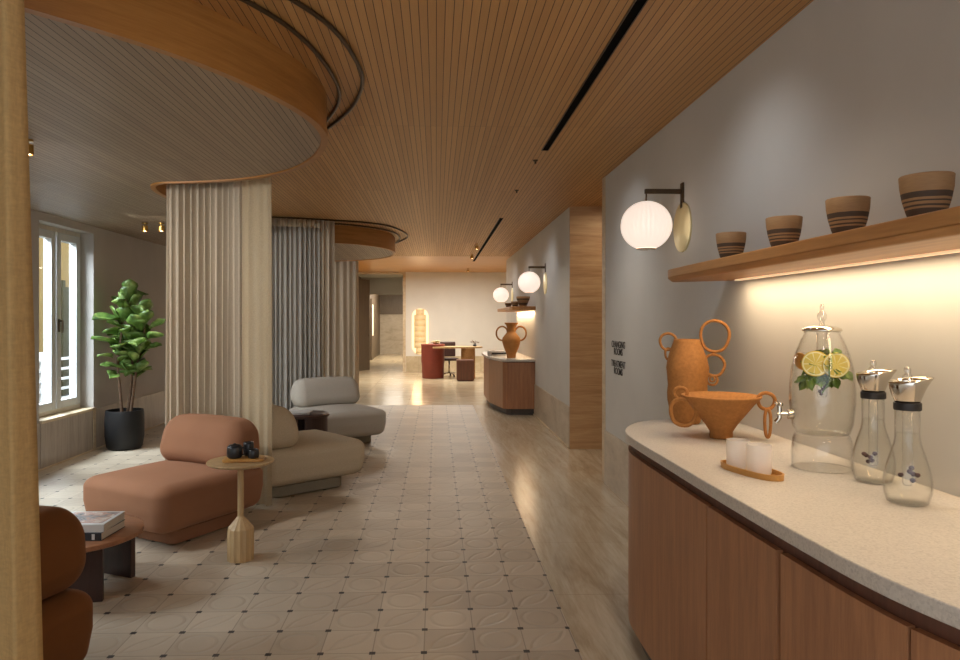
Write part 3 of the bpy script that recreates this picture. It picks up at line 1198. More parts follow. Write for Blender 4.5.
# dark drum side table between the two pale chairs
t = empty('drum_table', (-1.40, 7.47, 0))
tag(t, 'dark brown drum table between the two pale lounge chairs', 'table')
bm = BM()
lathe(bm, [(0, 0.49), (0.27, 0.49), (0.275, 0.495), (0.275, 0.513), (0.27, 0.517), (0, 0.517)], 48)
link('tabletop', bm, 'dark_wood', t, smooth=True, sharp=40)
for a0, a1 in ((-75, 20), (35, 150), (165, 268)):
    bm = BM()
    pts = [Vector((0.255 * math.cos(R(a0 + (a1 - a0) * i / 14)), 0.255 * math.sin(R(a0 + (a1 - a0) * i / 14)), 0)) for i in range(15)]
    wall_path(bm, pts, 0.02, 0, 0.49)
    link('curved_leg', bm, 'dark_wood', t)
book('magazine', (-1.47, 7.45, 0.517), R(10), 0.28, 0.21, 0.012, 'white_cover', 'pale magazine lying on the drum table, under another', cat='magazine', group='magazines on the drum table')
book('magazine', (-1.45, 7.46, 0.529), R(-6), 0.26, 0.2, 0.010, 'white_cover', 'upper of the two pale magazines on the drum table', cat='magazine', group='magazines on the drum table')

# ------------------------------------------------------------------ pedestal table
PX_, PY_ = -1.225, 4.46
t = empty('pedestal_table', (PX_, PY_, 0))
tag(t, 'small round pale wood pedestal table with a fluted base', 'table')
bm = BM()
lathe(bm, [(0, 0.596), (0.18, 0.596), (0.202, 0.606), (0.206, 0.612), (0.204, 0.618), (0, 0.616)], 56)
link('tabletop', bm, 'light_wood', t, smooth=True, sharp=50)
bm = BM()
lathe(bm, [(0, 0.24), (0.019, 0.24), (0.019, 0.597), (0, 0.597)], 24)
link('stem', bm, 'light_wood', t, smooth=True, sharp=40)
bm = BM()
fl_ = lambda a, z: 1.0 - 0.05 * abs(math.sin(a * 7.0))
lathe(bm, [(0, 0), (0.082, 0), (0.082, 0.185), (0.079, 0.198), (0.026, 0.262), (0.019, 0.27), (0, 0.27)], 112, rfun=fl_)
link('fluted_base', bm, 'light_wood', t, smooth=True, sharp=25)
t2 = empty('serving_tray', (PX_ + 0.02, PY_ + 0.0, 0.617), R(8))
tag(t2, 'small wooden tray on the pedestal table', 'tray')
bm = BM()
rbox(bm, 0, 0, 0.0105, 0.25, 0.14, 0.021, 0.03, 5, None, rz=0.005)
merge(bm)
link('tray_board', bm, 'tray_wood', t2, smooth=True, sharp=50)


def pot(name, loc, r, h, label, lid=True, cat='cup', grp='black ceramics on the pedestal table', handle=False, mat='black_ceramic'):
    t = empty(name, loc)
    tag(t, label, cat, grp)
    bm = BM()
    pr = [(0, 0), (r * 0.8, 0), (r * 0.98, h * 0.15), (r, h * 0.5), (r * 0.95, h * 0.88), (r * 0.85, h), (r * 0.78, h), (r * 0.86, h * 0.85), (r * 0.9, h * 0.5), (r * 0.75, h * 0.1), (0, h * 0.1)]
    lathe(bm, pr, 32)
    link('body', bm, mat, t, smooth=True)
    if lid:
        bm = BM()
        lathe(bm, [(0, h * 0.99), (r * 0.84, h * 0.99), (r * 0.7, h * 1.08), (r * 0.2, h * 1.13), (r * 0.16, h * 1.2), (0, h * 1.22)], 28)
        link('lid', bm, mat, t, smooth=True)
    if handle:
        bm = BM()
        tube(bm, ringpts((r * 1.05, 0, h * 0.55), r * 0.4, h * 0.3, (1, 0, 0), (0, 0, 1), 16), r * 0.09, 8, closed=True)
        link('handle', bm, mat, t, smooth=True)
    return t


pot('teapot', (PX_ - 0.035, PY_ - 0.01, 0.638), 0.048, 0.075, 'rounded black ceramic pot at the left of the tray on the pedestal table', cat='pot', handle=True)
pot('cup', (PX_ + 0.085, PY_ - 0.02, 0.638), 0.034, 0.055, 'black ceramic cup at the right end of the tray on the pedestal table', lid=False)
pot('cup', (PX_ + 0.03, PY_ + 0.07, 0.638), 0.034, 0.085, 'black ceramic cup half hidden behind the pot on the pedestal table', lid=False)

# ------------------------------------------------------------------ potted fiddle-leaf fig
t = empty('potted_fig', (-3.64, 8.35, 0))
tag(t, 'tall broad-leaved potted plant in a black pot by the window', 'plant')
bm = BM()
prf = [(0, 0), (0.175, 0), (0.195, 0.03), (0.212, 0.15), (0.215, 0.3), (0.21, 0.42), (0.205, 0.45), (0.187, 0.45), (0.19, 0.4), (0.0, 0.40)]
lathe(bm, prf, 44)
link('pot', bm, 'pot_black', t, smooth=True, sharp=60)
bm = BM()
lathe(bm, [(0, 0.402), (0.188, 0.402), (0.13, 0.418), (0, 0.425)], 30)
link('soil', bm, 'soil', t, smooth=True)
stems = [[(-0.03, 0, 0.4), (-0.05, -0.01, 0.7), (-0.08, 0.0, 1.0), (-0.05, 0.02, 1.3), (-0.02, 0, 1.62)],
         [(0.06, 0.02, 0.4), (0.10, 0.02, 0.7), (0.15, 0.0, 1.0), (0.2, 0.02, 1.25), (0.24, 0, 1.5)],
         [(0.02, 0.03, 0.4), (0.06, 0.05, 0.8), (0.07, 0.04, 1.2), (0.05, 0.0, 1.75)]]
for s in stems:
    bm = BM()
    p = catmull(s, 6)
    tube(bm, p, 0.016, 8, rs=[0.019 - 0.009 * i / len(p) for i in range(len(p))])
    link('stem', bm, 'bark', t, smooth=True)
bm = BM()
rl = random.Random(11)


def leaf(bm, base, direction, length, width, droop, roll):
    d = Vector(direction).normalized()
    side = d.cross(Vector((0, 0, 1)))
    if side.length < 0.1:
        side = Vector((1, 0, 0))
    side.normalize()
    up = side.cross(d).normalized()
    c, s_ = math.cos(roll), math.sin(roll)
    side, up = side * c + up * s_, up * c - side * s_
    n = 7
    prof = [0.06, 0.42, 0.66, 0.86, 1.0, 0.9, 0.5, 0.02]
    rows = []
    for i in range(n + 1):
        tt = i / n
        cen = Vector(base) + d * (length * tt) + Vector((0, 0, -1)) * (droop * length * tt * tt)
        w = width * 0.5 * prof[i]
        row = []
        for j in (-1, -0.5, 0, 0.5, 1):
            cup = 0.18 * width * (j * j) + 0.02 * width * math.sin(tt * 14 + j * 2) * abs(j)
            row.append(bm.verts.new(cen + side * (w * j) + up * cup))
        rows.append(row)
    for a, b_ in zip(rows[:-1], rows[1:]):
        for j in range(4):
            bm.faces.new((a[j], a[j + 1], b_[j + 1], b_[j]))


for si, s in enumerate(stems):
    p = catmull(s, 10)
    cnt = 24
    for i in range(cnt):
        f = 0.34 + 0.66 * i / (cnt - 1)
        q = p[min(len(p) - 1, int(f * (len(p) - 1)))]
        a = i * 2.4 + si * 1.3
        el = rl.uniform(0.1, 1.15) + (0.3 if f > 0.93 else 0)
        dv = (math.cos(a) * math.cos(el), math.sin(a) * math.cos(el), math.sin(el))
        ln = rl.uniform(0.22, 0.32) * (0.75 if f < 0.5 else 1)
        st = q + Vector(dv) * rl.uniform(0.02, 0.09)
        leaf(bm, st, dv, ln, ln * rl.uniform(0.68, 0.85), rl.uniform(0.05, 0.35), rl.uniform(-0.5, 0.5))
for k in range(3):
    a = rl.uniform(0, 6.28)
for bx_, dz in (((0.05, -0.02, 1.7), 0.95), ((-0.02, -0.03, 1.6), 0.9), ((0.24, -0.03, 1.45), 0.7)):
    leaf(bm, bx_, (rl.uniform(-0.2, 0.3), -0.15, dz), 0.24, 0.19, 0.05, 0.2)
link('foliage', bm, 'leaf_green', t, smooth=True, solid=0.0015)

# ------------------------------------------------------------------ sideboard with drinks
CT = 0.973
top_pts = [(1.558, 3.72), (1.42, 3.735), (1.25, 3.72), (1.08, 3.65), (0.96, 3.49), (0.893, 3.3), (0.875, 3.1), (0.876, 2.7), (0.88, 2.2), (0.893, 1.75), (0.91, 1.48), (0.945, 1.30), (1.02, 1.08), (1.16, 0.88), (1.35, 0.78), (1.558, 0.75)]
tp = catmull(top_pts, 6)
bm = BM()
prism(bm, [(p.x, p.y) for p in tp], CT - 0.04, CT)
o = link('worktop', bm, 'terrazzo', bevel=0.004)
tag(o, 'pale speckled stone worktop with rounded ends on the near sideboard', 'worktop')

sb = empty('sideboard', (1.3, 2.2, 0))
tag(sb, 'long reddish-brown wooden sideboard along the right wall in the foreground', 'sideboard')
inv = Matrix.Translation((-1.3, -2.2, 0))


def rel(bm, mtx=inv):
    bmesh.ops.transform(bm, matrix=mtx, verts=bm.verts)
    return bm


fp = offset_path(tp, 0.014)      # door line, a little inside the top
path = [p for p in fp if p.x < 1.557]
inner = offset_path(tp, 0.037)
bm = BM()
prism(bm, [(p.x, p.y) for p in inner if p.x < 1.55] + [(1.556, 0.83), (1.556, 3.66)], 0.09, CT - 0.041)
link('body', rel(bm), 'cabinet_wood_dark', sb)
pl = offset_path(tp, 0.065)
bm = BM()
prism(bm, [(p.x, p.y) for p in pl if p.x < 1.52] + [(1.52, 0.86), (1.52, 3.62)], 0, 0.09)
link('plinth', rel(bm), 'slate_plinth', sb)
cuts = [9.0, 3.40, 2.30, 1.84, 1.375, 0.95, -9]
names = ['side_panel', 'door', 'door', 'door', 'door', 'side_panel']
dense = []
for a, b_ in zip(path[:-1], path[1:]):
    for k in range(6):
        dense.append(a.lerp(b_, k / 6))
dense.append(path[-1])
for i in range(6):
    hi_, lo_ = cuts[i], cuts[i + 1]
    seg = [p for p in dense if lo_ + 0.002 <= p.y <= hi_ - 0.002]
    if i == 0:
        seg = [p for p in dense[:dense.index(next(q for q in dense if q.y < 3.398 and q.x < 1.2))]]
    if i == 5:
        seg = [p for p in dense[-(len(dense) - dense.index(next(q for q in dense if q.y < 0.95))):]]
    bm = BM()
    wall_path(bm, seg, 0.02, 0.10, CT - 0.085)
    link(names[i], rel(bm), 'cabinet_wood', sb)

# ------------------------------------------------------------------ wall shelf with bowls and its light
SZ0, SZ1 = 1.706, 1.772
sh_pts = [(1.559, 3.68), (1.44, 3.75), (1.35, 3.82), (1.29, 3.84), (1.255, 3.78), (1.245, 3.6), (1.24, 3.2), (1.24, 2.0), (1.24, 1.0), (1.559, 1.0)]
shp = catmull(sh_pts[:8], 6) + [Vector((1.24, 1.0, 0)), Vector((1.559, 1.0, 0))]


def shrink(pts, d):
    q = offset_path(pts, d)
    return [(min(p.x, 1.559), p.y) for p in q]


bm = BM()
prism(bm, [(p.x, p.y) for p in shp], SZ0 + 0.02, SZ1)
lo_pts = shrink(shp, 0.022)
mid = [(min(p.x, 1.559), p.y) for p in shp]
v0 = [bm.verts.new((x, y, SZ0)) for x, y in lo_pts]
v1 = [bm.verts.new((x, y, SZ0 + 0.02)) for x, y in mid]
for i in range(len(v0)):
    j = (i + 1) % len(v0)
    bm.faces.new((v0[i], v0[j], v1[j], v1[i]))
bm.faces.new(v0[::-1])
sh = link('wall_shelf', bm, 'shelf_wood', bevel=0.006)
tag(sh, 'long oak wall shelf with rounded end above the near sideboard', 'shelf')
ls = link('light_strip', bx(1.512, 1.532, 1.05, 3.53, SZ0 - 0.008, SZ0 - 0.0005), 'strip_glow')
tag(ls, 'warm light strip under the long wall shelf', 'light strip')
light('AREA', 'shelf_light', (1.45, 2.25, SZ0 - 0.012), 8.5, (1.0, 0.76, 0.48), 0.08, 2.5, (0, 0, 0))


def clay_bowl(loc, s, rz, label, tilt=0):
    bm = BM()
    pr = [(0, 0), (0.042, 0), (0.046, 0.004), (0.058, 0.04), (0.069, 0.08), (0.076, 0.12), (0.0785, 0.158), (0.076, 0.161), (0.073, 0.158), (0.07, 0.12), (0.062, 0.08), (0.05, 0.04), (0.036, 0.014), (0, 0.012)]
    lathe(bm, pr, 44)
    o = link('clay_bowl', bm, 'striped_clay', smooth=True)
    o.location = loc
    o.scale = (s, s, s)
    o.rotation_euler = (0, 0, rz)
    return tag(o, label, 'bowl', 'striped clay bowls on the long shelf')


clay_bowl((1.40, 3.31, SZ1), 0.87, 0.3, 'striped brown clay bowl nearest the wall lamp on the long shelf')
clay_bowl((1.40, 2.80, SZ1), 0.87, 1.3, 'striped brown clay bowl on the long shelf, second from the wall lamp')
clay_bowl((1.40, 2.36, SZ1), 0.87, 2.1, 'striped brown clay bowl on the long shelf, third from the wall lamp')
clay_bowl((1.40, 1.975, SZ1), 0.87, 3.4, 'largest-looking striped clay bowl, at the right edge of the photo')

# ------------------------------------------------------------------ globe wall lamps


def wall_lamp(x, y, z, label):
    """x,y,z of the plate centre on the wall; arm reaches towards -x"""
    t = empty('wall_lamp', (x, y, z))
    tag(t, label, 'wall lamp', 'globe wall lamps on the right wall')
    link('wall_plate', bx(-0.012, 0, -0.022, 0.022, -0.085, 0.075), 'bronze', t, bevel=0.002)
    bm = BM()
    box(bm, -0.245, -0.012, -0.011, 0.011, 0.006, 0.036)
    link('arm', bm, 'bronze', t, bevel=0.003)
    bm = BM()
    tube(bm, [(-0.235, 0, 0.02), (-0.235, 0, -0.06)], 0.005, 8)
    link('hanging_rod', bm, 'bronze', t, smooth=True)
    gz, gr = -0.195, 0.157
    bm = BM()
    prof = []
    for i in range(25):
        a = PI / 2 - PI * i / 24
        if -math.sin(R(72)) * 1.0 <= math.sin(a) <= 1:
            prof.append((max(0, gr * math.cos(a)), gr * math.sin(a) * 0.98))
    rib = lambda a, zz: 1.0 + 0.006 * math.cos(a * 40)
    lathe(bm, prof, 160, (-0.235, 0, gz), rfun=rib)
    link('globe_shade', bm, 'globe_glow', t, smooth=True)
    bm = BM()
    zb = gz - gr * 0.98 * math.sin(R(67.5)) - 0.002
    lathe(bm, [(0, zb), (0.06, zb), (0.061, zb - 0.006), (0, zb - 0.006)], 30, (-0.235, 0, 0))
    link('shade_rim', bm, 'reflector', t, smooth=True, sharp=40)
    # pale disc on the wall behind the globe
    bm = BM()
    lathe(bm, [(0, 0), (0.155, 0), (0.155, 0.01), (0.15, 0.012), (0, 0.012)], 48)
    bmesh.ops.transform(bm, matrix=Matrix.Translation((0, 0, gz - 0.01)) @ Matrix.Rotation(R(-90), 4, 'Y'), verts=bm.verts)
    link('wall_disc', bm, 'pale_cream', t, smooth=True, sharp=40)
    return t


wall_lamp(XR, 4.41, 2.29, 'white globe wall lamp nearest the camera, left of the long shelf')
wall_lamp(XR, 10.0, 2.23, 'white globe wall lamp past the pier, nearer of the distant pair')
wall_lamp(XR, 14.35, 2.205, 'farthest white globe wall lamp, beyond the small shelf')

# wall text
lines = ['CHANGING', 'ROOMS', '', 'TREATMENT', 'ROOMS']
for i, s in enumerate(lines):
    if not s:
        continue
    cu = bpy.data.curves.new('sign_text', 'FONT')
    cu.body = s
    cu.size = 0.083
    cu.align_x = 'CENTER'
    cu.extrude = 0.001
    cu.offset = 0.0002
    tmp = bpy.data.objects.new('tmp', cu)
    COL.objects.link(tmp)
    dg = bpy.context.evaluated_depsgraph_get()
    me = bpy.data.meshes.new_from_object(tmp.evaluated_get(dg))
    bpy.data.objects.remove(tmp)
    o = bpy.data.objects.new('wall_lettering', me)
    COL.objects.link(o)
    me.materials.clear()
    me.materials.append(M['text_black'])
    o.location = (XR - 0.003, 5.99, 1.262 - i * 0.0625 + (0.02 if i > 2 else 0))
    o.rotation_euler = (R(90), 0, R(-90))
    tag(o, ['dark lettering CHANGING, top line of the wall text by the opening', 'dark lettering ROOMS on the second line of the wall text', '', 'dark lettering TREATMENT on the third line of the wall text', 'dark lettering ROOMS on the bottom line of the wall text'][i], 'lettering', 'wall text by the opening')

# ------------------------------------------------------------------ terracotta vase and bowl
VX, VY = 1.285, 3.58
camdir = Vector((VX, VY, 0)).normalized()
RT = Vector((camdir.y, -camdir.x, 0))     # towards picture right
UP = Vector((0, 0, 1))
t = empty('ring_vase', (VX, VY, CT))
tag(t, 'tall orange terracotta vase with ring handles on the worktop', 'vase')
bm = BM()
wb = lambda a, z: 1 + 0.03 * math.sin(3 * a + z * 9) + 0.02 * math.sin(5 * a - z * 14)
pr = [(0.0, 0.0), (0.0641, 0.0), (0.0712, 0.0117), (0.0819, 0.0585), (0.0961, 0.117), (0.0997, 0.156), (0.097, 0.195), (0.1015, 0.2437), (0.105, 0.2828), (0.0961, 0.3315), (0.0801, 0.3802), (0.0659, 0.4144), (0.0623, 0.429), (0.0561, 0.429), (0.0587, 0.4095), (0.073, 0.3705), (0.089, 0.2925), (0.0801, 0.0975), (0.0534, 0.0195), (0.0, 0.0195)]
lathe(bm, pr, 48, rfun=wb)
link('body', bm, 'terracotta', t, smooth=True)


def ring(bm, pos_r, z, rx, rz_, tr, depth=0.0, u=None, ph=0.0):
    tube(bm, ringpts(RT * pos_r + UP * z - camdir * depth, rx, rz_, u or RT, UP, 30, 0.04, ph), tr, 9, closed=True)


for (pr_, z_, a_, b_, tr, dep, ph) in [(-0.092, 0.415, 0.040, 0.044, 0.007, 0, 0), (-0.090, 0.352, 0.016, 0.03, 0.006, 0, 0.5),
                                       (0.135, 0.445, 0.068, 0.082, 0.008, 0, 0.2), (0.132, 0.298, 0.048, 0.056, 0.0075, 0, 1.0), (0.122, 0.222, 0.026, 0.026, 0.006, 0, 0.4), (0.122, 0.228, 0.012, 0.013, 0.004, 0.02, 0.4)]:
    bm = BM()
    ring(bm, pr_, z_, a_, b_, tr, dep, None, ph)
    link('ring_handle', bm, 'terracotta', t, smooth=True)

BX, BY = 1.275, 3.12
camdir = Vector((BX, BY, 0)).normalized()
RT = Vector((camdir.y, -camdir.x, 0))
t = empty('ring_bowl', (BX, BY, CT))
tag(t, 'wide orange terracotta bowl with ring handles on a narrow foot', 'bowl')
bm = BM()
wb2 = lambda a, z: 1 + 0.012 * math.sin(4 * a + z * 12)
pr = [(0, 0), (0.048, 0), (0.05, 0.008), (0.05, 0.03), (0.068, 0.06), (0.102, 0.104), (0.138, 0.152), (0.166, 0.182), (0.17, 0.19), (0.162, 0.192), (0.13, 0.162), (0.09, 0.115), (0.05, 0.08), (0, 0.07)]
lathe(bm, pr, 60, rfun=wb2)
link('body', bm, 'terracotta', t, smooth=True)
for (pr_, z_, a_, b_, tr, dep, ph) in [(-0.172, 0.195, 0.028, 0.027, 0.008, 0.02, 0), (-0.158, 0.115, 0.055, 0.062, 0.009, 0.06, 0.6),
                                       (0.185, 0.172, 0.034, 0.037, 0.008, 0.0, 0.2), (0.190, 0.078, 0.012, 0.064, 0.007, 0.02, 0.0)]:
    bm = BM()
    ring(bm, pr_, z_, a_, b_, tr, dep, None, ph)
    link('ring_handle', bm, 'terracotta', t, smooth=True)

# ------------------------------------------------------------------ tray with frosted glasses
t = empty('oval_tray', (1.085, 2.40, CT), R(16))
tag(t, 'small oval bamboo tray with raised rim on the worktop', 'tray')
bm = BM()
pts_o, pts_i = [], []
n = 56
for i in range(n):
    a = 2 * PI * i / n
    e = 0.5
    cx_ = 0.052 * (abs(math.cos(a)) ** 0.8) * (1 if math.cos(a) > 0 else -1)
    cy_ = 0.135 * (abs(math.sin(a)) ** 0.8) * (1 if math.sin(a) > 0 else -1)
    pts_o.append((cx_, cy_))
    pts_i.append((cx_ * 0.91, cy_ * 0.965))
prism(bm, pts_o, 0, 0.005)
link('tray_base', bm, 'tray_wood', t)
bm = BM()
A = [bm.verts.new((x, y, 0.005)) for x, y in pts_o]
B = [bm.verts.new((x * 1.02, y * 1.01, 0.02)) for x, y in pts_o]
C_ = [bm.verts.new((x, y, 0.02)) for x, y in pts_i]
D_ = [bm.verts.new((x, y, 0.005)) for x, y in pts_i]
for i in range(n):
    j = (i + 1) % n
    for P_, Q_ in ((A, B), (B, C_), (C_, D_), (D_, A)):
        bm.faces.new((P_[i], P_[j], Q_[j], Q_[i]))
link('tray_rim', bm, 'tray_wood', t, smooth=True, sharp=40)


def tumbler(loc, label):
    bm = BM()
    lathe(bm, shell([(0, 0), (0.036, 0), (0.039, 0.003), (0.040, 0.01), (0.040, 0.098)], 0.003), 36)
    o = link('tumbler', bm, 'frosted_glass', smooth=True, sharp=50)
    o.location = loc
    return tag(o, label, 'glass', 'frosted glasses on the oval tray')


tumbler((1.069, 2.465, CT + 0.0055), 'frosted glass tumbler on the oval tray, farther from the camera')
tumbler((1.098, 2.368, CT + 0.0055), 'frosted glass tumbler on the oval tray, nearer the camera')

# ------------------------------------------------------------------ drinks dispenser
GX, GY = 1.375, 2.475
DS = 0.93
camdir = Vector((GX, GY, 0)).normalized()
RT = Vector((camdir.y, -camdir.x, 0))
t = empty('drinks_dispenser', (GX, GY, CT))
t.scale = (DS * 0.96, DS * 0.96, DS)
tag(t, 'tall glass water dispenser with lemon and mint on the worktop', 'drinks dispenser')
jar_prof = [(0, 0.13), (0.085, 0.13), (0.1, 0.136), (0.112, 0.17), (0.12, 0.25), (0.12, 0.31), (0.113, 0.38), (0.098, 0.44), (0.078, 0.49), (0.066, 0.512), (0.066, 0.522)]
bm = BM()
lathe(bm, shell(jar_prof, 0.0035), 56)
jar = link('jar', bm, 'glass', t, smooth=True)
bm = BM()
ped = [(0.108, 0.0), (0.112, 0.004), (0.113, 0.06), (0.108, 0.11), (0.1, 0.127), (0.096, 0.127), (0.104, 0.11), (0.109, 0.06), (0.107, 0.004)]
lathe(bm, ped, 56, close=True)
link('glass_stand', bm, 'glass', t, smooth=True)
bm = BM()
wprof = [(0, 0.135), (0.094, 0.136), (0.106, 0.17), (0.1145, 0.25), (0.1145, 0.31), (0.1075, 0.38), (0.0935, 0.44), (0, 0.44)]
lathe(bm, wprof, 48)
link('water', bm, 'water', t, smooth=True, sharp=50)
bm = BM()
lathe(bm, [(0, 0.523), (0.07, 0.523), (0.073, 0.527), (0.07, 0.534), (0.045, 0.543), (0.02, 0.547), (0, 0.547)], 40)
link('lid', bm, 'steel', t, smooth=True, sharp=60)
bm = BM()
lathe(bm, [(0, 0.547), (0.01, 0.547), (0.008, 0.56), (0.016, 0.572), (0.018, 0.585), (0.01, 0.60), (0.006, 0.605), (0.009, 0.616), (0.005, 0.628), (0, 0.63)], 24)
link('lid_knob', bm, 'knob_glass', t, smooth=True)
bm = BM()
lathe(bm, shell([(0, 0.27), (0.016, 0.272), (0.02, 0.285), (0.02, 0.52)], 0.002), 24)
link('infuser_tube', bm, 'glass', t, smooth=True)
# tap, pointing to the left and towards the viewer
td = (-RT * 0.9 - camdir * 0.35).normalized()
bm = BM()
c0 = td * 0.112 + UP * 0.205
tube(bm, [c0, c0 + td * 0.018], 0.02, 16)
tube(bm, [c0 + td * 0.016, c0 + td * 0.06], 0.009, 14)
tube(bm, [c0 + td * 0.05 + UP * 0.03, c0 + td * 0.05 - UP * 0.014, c0 + td * 0.058 - UP * 0.026, c0 + td * 0.066 - UP * 0.034], 0.009, 14)
tp_ = link('tap', bm, 'steel', t, smooth=True, sharp=60)
bm = BM()
e = c0 + td * 0.05 + UP * 0.036
cr = td.cross(UP)
tube(bm, [e - cr * 0.02 + UP * 0.002, e, e + cr * 0.02 + UP * 0.004], 0.006, 10, rs=[0.008, 0.005, 0.008])
tube(bm, [e, e + td * 0.02 + UP * 0.008], 0.005, 10)
link('tap_lever', bm, 'steel', tp_, smooth=True)

# citrus and mint inside the dispenser
face = Matrix((RT.to_4d(), UP.to_4d(), (-camdir).to_4d(), (0, 0, 0, 1))).transposed()
face[3][3] = 1


def slice_(off_r, z, dep, tilt, label, r=0.045, mat='lemon_flesh', cat='lemon slice', name='lemon_slice', yaw=0.0):
    bm = BM()
    lathe(bm, [(0, -0.003), (r * 0.96, -0.003), (r, 0), (r * 0.96, 0.003), (0, 0.003)], 36)
    o = link(name, bm, mat, smooth=True, sharp=50)
    base = Matrix(((RT.x, 0, -camdir.x), (RT.y, 0, -camdir.y), (0, 1, 0))).to_4x4()
    rot = base @ Matrix.Rotation(yaw, 4, 'Y') @ Matrix.Rotation(tilt, 4, 'X')
    o.matrix_world = Matrix.Translation(Vector((GX, GY, CT)) + (RT * off_r + UP * z - camdir * dep) * DS) @ rot
    return tag(o, label, cat, 'fruit inside the dispenser')


slice_(-0.022, 0.402, 0.062, -0.08, 'left lemon slice inside the water dispenser')
slice_(0.046, 0.398, 0.058, 0.05, 'right lemon slice inside the water dispenser', 0.044, yaw=0.25)
slice_(-0.072, 0.408, 0.02, 0.2, 'orange slice at the far left inside the water dispenser', 0.032, 'orange_peel', 'orange slice', 'orange_slice', yaw=-0.8)
bm = BM()
rl = random.Random(5)
for i in range(75):
    rr_ = rl.uniform(-0.06, 0.075)
    dep = rl.uniform(-0.03, math.sqrt(max(0, 0.095 ** 2 - rr_ ** 2)) * 0.8)
    zc = rl.uniform(0.335, 0.44) - 0.5 * max(0, 0.02 - rr_) * 0.2
    base = RT * rr_ - camdir * dep + UP * zc
    dv = RT * rl.uniform(-1, 1) * 0.8 - camdir * rl.uniform(-0.4, 0.3) + UP * rl.uniform(-1.0, 0.5)
    leaf(bm, base, dv, 0.042, 0.03, 0.2, rl.uniform(-1.4, 1.4))
tube(bm, catmull([RT * 0.06 + UP * 0.40, RT * 0.03 + UP * 0.34 - camdir * 0.03, RT * 0.0 + UP * 0.29 - camdir * 0.04], 6), 0.002, 6)
bmesh.ops.transform(bm, matrix=Matrix.Translation((GX, GY, CT)) @ Matrix.Scale(DS, 4), verts=bm.verts)
o = link('mint_sprig', bm, 'mint_green', smooth=True, solid=0.0006)
tag(o, 'bunch of green mint floating under the lemon slices', 'mint')
bm = BM()
for i in range(5):
    c = Vector((GX, GY, CT)) + (RT * rl.uniform(-0.01, 0.012) + UP * (0.283 + i * 0.009) - camdir * 0.004) * DS
    lathe(bm, [(0, -0.006), (0.005, -0.003), (0.0065, 0.001), (0.004, 0.006), (0, 0.007)], 12, tuple(c))
o = link('berry_pieces', bm, 'berry', smooth=True)
tag(o, 'few dark berries in the tube of the water dispenser', 'berries', kind='stuff')

# ------------------------------------------------------------------ carafes


def carafe(loc, label, spout_az, s=(1, 1, 1)):
    t = empty('carafe', loc, spout_az)
    t.scale = s
    tag(t, label, 'carafe', 'glass carafes on the worktop')
    bm = BM()
    pr = [(0, 0), (0.048, 0), (0.06, 0.006), (0.069, 0.035), (0.070, 0.065), (0.064, 0.1), (0.051, 0.14), (0.040, 0.17), (0.036, 0.195), (0.036, 0.27)]
    lathe(bm, shell(pr, 0.0025), 44)
    link('body', bm, 'glass', t, smooth=True)
    bm = BM()
    wp = [(0, 0.004), (0.045, 0.0045), (0.056, 0.008), (0.0655, 0.036), (0.0665, 0.065), (0.0605, 0.1), (0.0475, 0.14), (0.0365, 0.17), (0.033, 0.2), (0, 0.2)]
    lathe(bm, wp, 40)
    link('water', bm, 'water', t, smooth=True, sharp=50)
    bm = BM()
    lathe(bm, [(0.034, 0.266), (0.039, 0.266), (0.040, 0.269), (0.040, 0.286), (0.037, 0.288), (0.034, 0.288)], 36, close=True)
    link('collar', bm, 'black_rubber', t, smooth=True, sharp=40)
    # funnel with a slanted rim
    bm = BM()
    seg = 44
    rows = []
    for k in range(9):
        f = k / 8
        row = []
        for i in range(seg):
            a = 2 * PI * i / seg
            lipf = max(0, math.cos(a)) ** 2
            r_ = 0.035 + 0.017 * math.sin(f * PI / 2) + 0.022 * lipf * f ** 3
            z_ = 0.288 + f * (0.064 + 0.007 * math.cos(a))
            row.append(bm.verts.new((r_ * math.cos(a), r_ * math.sin(a), z_)))
        rows.append(row)
    for p, q in zip(rows[:-1], rows[1:]):
        for i in range(seg):
            j = (i + 1) % seg
            bm.faces.new((p[i], p[j], q[j], q[i]))
    link('pouring_funnel', bm, 'steel', t, smooth=True, solid=0.0012)
    bm = BM()
    lathe(bm, shell([(0, 0.05), (0.012, 0.052), (0.015, 0.06), (0.015, 0.358)], 0.0015), 22)
    stp = link('infuser_tube', bm, 'glass', t, smooth=True)
    bm = BM()
    lathe(bm, [(0, 0.359), (0.013, 0.359), (0.014, 0.363), (0.008, 0.369), (0.011, 0.378), (0.008, 0.387), (0, 0.389)], 20)
    link('stopper', bm, 'knob_glass', stp, smooth=True)
    bm = BM()
    rq = random.Random(int(loc[0] * 1000))
    for i in range(6):
        c = (rq.uniform(-0.02, 0.02), rq.uniform(-0.02, 0.02), 0.075 + rq.uniform(-0.014, 0.028))
        lathe(bm, [(0, -0.007), (0.006, -0.003), (0.0078, 0.001), (0.0055, 0.006), (0, 0.0075)], 12, c)
    return t, bm


for (loc, lb, lb2, s) in (((1.425, 2.26, CT), 'glass carafe with steel pouring top beside the water dispenser', 'dark berries in the carafe beside the water dispenser', (0.92, 0.92, 1.02)),
                          ((1.355, 1.99, CT), 'glass carafe with steel pouring top nearest the camera', 'dark berries in the carafe nearest the camera', (0.89, 0.89, 1.01))):
    t, bmb = carafe(loc, lb, R(-15), s)
    bmesh.ops.transform(bmb, matrix=Matrix.Translation(loc), verts=bmb.verts)
    o = link('berry_pieces', bmb, 'berry', smooth=True)
    tag(o, lb2, 'berries', kind='stuff')

# ------------------------------------------------------------------ far console, its shelf and things
top2 = [(1.558, 11.02), (1.09, 11.02), (1.02, 11.1), (0.865, 12.0), (0.86, 12.3), (0.86, 13.2), (0.9, 13.6), (1.1, 13.95), (1.558, 14.05)]
C2 = 0.885


